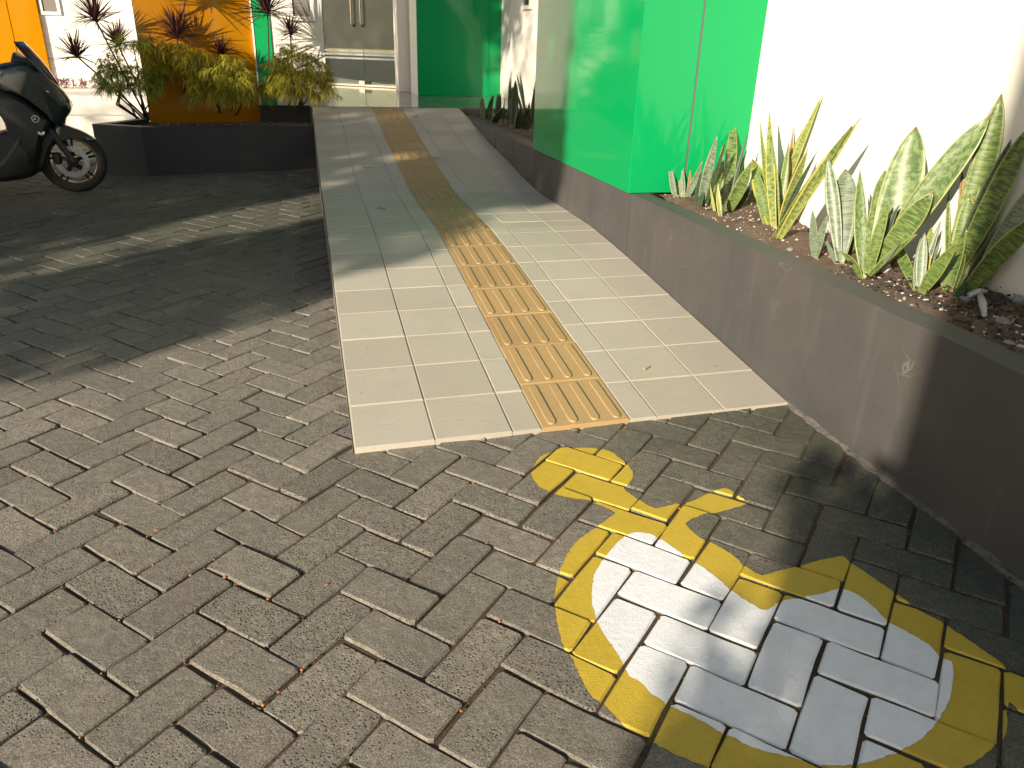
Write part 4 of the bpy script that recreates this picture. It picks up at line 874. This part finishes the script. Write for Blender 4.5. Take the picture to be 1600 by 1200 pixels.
DAP = [(-2.13, 1.09, .07, .05), (-.66, .93, .05, .05), (-4.76, 1.32, .08, .06), (-4.46, 1.30, .06, .06), (-4.87, 1.2, .05, .07), (-2.72, 1.42, .13, .05), (-2.76, 1.20, .12, .05), (-2.72, .20, .10, .16), (-2.71, .42, .09, .14), (-2.67, .62, .085, .14), (-2.65, .80, .08, .10), (-2.3, .22, .05, .05), (-1.95, .12, .09, .04), (-1.62, .16, .05, .05), (-4.95, 3.7, .07, .2), (-5.3, 3.5, .06, .15), (-3.1, .15, .10, .05), (-2.95, 1.75, .1, .05), (-5.64, 2.4, .1, .12), (-3.9, 3.0, .06, .08)]
tree('leafy tree whose shade covers the middle of the ramp', -10., lobes(-2.55, -.95, .0, 3.1, lambda u, v, a, b: u+a > edge(v) or (u-a < -2.62 and v < .9 and int(u*977+v*613) % 3), 91), -2.0, 81, gaps=DAP)
tree('leafy tree whose shade covers the scooter and the black planter', -10.5, lobes(-6.1, -2.85, -.1, 2.1, lambda u, v, a, b: (u+a > -2.83 and v < .95 and int(u*977+v*613) % 3) or u+a > -2.2, 92, thin=lambda u, v: .16 if (v > 1.7 and u < -3.7) else 1.6)+lobes(-8.9, -6.3, 1.0, 1.9, lambda u, v, a, b: False, 95, thin=lambda u, v: .22), -4.2, 82, gaps=DAP)
tree('tall leafy tree whose shade covers the entrance', -13., lobes(-7.8, -2.4, 2.1, 4.6, lambda u, v, a, b: (u-a < -4.85 and v-b < 3.0 and v+b > 2.28), 93, thin=lambda u, v: .9 if u < -6.35 else .10 if u < -5.5 else (.9 if u < -4.5 else (.17 if v > 2.7 else .9))), -4.6, 83, gaps=DAP)
# trunk and undergrowth that throw the shadow over the painted symbol
tree('shrubby tree whose shade covers the right half of the painted symbol', -5.0, [(1.75, -.35, .62, .34, 1.5), (1.55, -.05, .42, .26, 1.5), (1.95, .12, .72, .22, 1.5), (2.9, .3, 1.0, .7, 1.2), (2.9, 1.3, 1.0, .8, 1.2), (2.6, 2.2, .9, .6, 1.2), (1.40, .22, .28, .11, 1.6), (1.5, -.55, .40, .25, 1.2)], 2.6, 84, sz=.11, per=420, gaps=((1.42, -.22, .04, .03), (1.55, -.30, .05, .03), (1.68, -.12, .05, .025), (1.33, -.40, .05, .03)))
b = sunpt(1.80, 0, -5.8); b.z = -.1
palm = tag(empty('old_tree', b), 'thick bare trunk standing behind the camera', 'tree')
t3 = MB().tube([b+Vector((0, 0, z)) for z in (0, .6, 1.5, 3., 4.6, 6.4)], [.46, .42, .41, .41, .41, .40], 24); keep(t3.build('trunk', TBARK, smooth=True), palm)
mb = MB(); tones = []; r = random.Random(86); top = b+Vector((0, 0, 6.4))
for k in range(900):
    a = r.uniform(0, 2*PI); e = r.uniform(-.5, 1.4); strip(mb, tones, top, Vector((math.cos(a)*math.cos(e), math.sin(a)*math.cos(e), math.sin(e))), r.uniform(.8, 1.5), .03, .3, 4, r.random(), r)
o = mb.build('crown', TLEAF); keep(o, palm); set_tone(o, vals=tones)

# unseen tree added over the yard: keeps the sky off the scooter and the black planter
r = random.Random(97); b = Vector((-5.6, 3.2, -.05)); rt_ = tag(empty('shade_tree', b), 'broad tree added out of view left of the yard to darken the parked scooter', 'tree', 'shade trees around the yard')
mb = MB(); tones = []; cen = Vector((-3.3, 3.3, 5.2)); cl = []
for k in range(150):
    while True:
        q = Vector((r.uniform(-1, 1), r.uniform(-1, 1), r.uniform(-1, 1)))
        if q.length < 1: break
    cl.append(cen+Vector((q.x*2.9, q.y*2.9, q.z*1.0)))
for c in cl:
    for k in range(60):
        p_ = c+Vector((r.gauss(0, .22), r.gauss(0, .22), r.gauss(0, .15))); d = Vector((r.gauss(0, 1), r.gauss(0, 1), r.gauss(0, .5))).normalized(); e = d.cross(Vector((r.gauss(0, 1), r.gauss(0, 1), r.gauss(0, 1)))).normalized(); L = .17*r.uniform(.7, 1.3)
        o = len(mb.v); mb.v += [tuple(p_-d*L*.5), tuple(p_+e*L*.25), tuple(p_+d*L*.5), tuple(p_-e*L*.25)]; mb.f.append((o, o+1, o+2, o+3)); tones += [r.random()]*4
o = mb.build('crown', TLEAF); keep(o, rt_); set_tone(o, vals=tones)
fk = Vector((-5.2, 3.2, 3.4)); keep(MB().tube([b, Vector((-5.5, 3.25, 1.6)), fk], [.24, .2, .15], 14).build('trunk', TBARK, smooth=True), rt_)
for c in cl[::12]: keep(MB().tube([fk-Vector((0, 0, .06)), fk.lerp(c, .5)+Vector((0, 0, .25)), c], [.08, .05, .015], 7).build('limb', TBARK, smooth=True), rt_)
# dry roots and fibres at the right end of the long planter
r = random.Random(98); mb = MB()
for k in range(170):
    c = at_z(r.uniform(1478, 1600), r.uniform(428, 520), SZ+.006); a = r.uniform(0, 6); L = r.uniform(.02, .06)
    if c.x > WX-.04 or c.x < RW+.125: continue
    mb.tube([c, c+Vector((math.cos(a)*L*.5, math.sin(a)*L*.5, .008)), c+Vector((math.cos(a+.4)*L, math.sin(a+.4)*L, r.uniform(-.004, .006)))], .0011, 4)
tag(mb.build('dry_roots', plain('root_fibre', (.24, .14, .07), .9, .3, 80)), 'tangled dry brown roots on the soil beside the round stones', 'roots', kind='stuff')
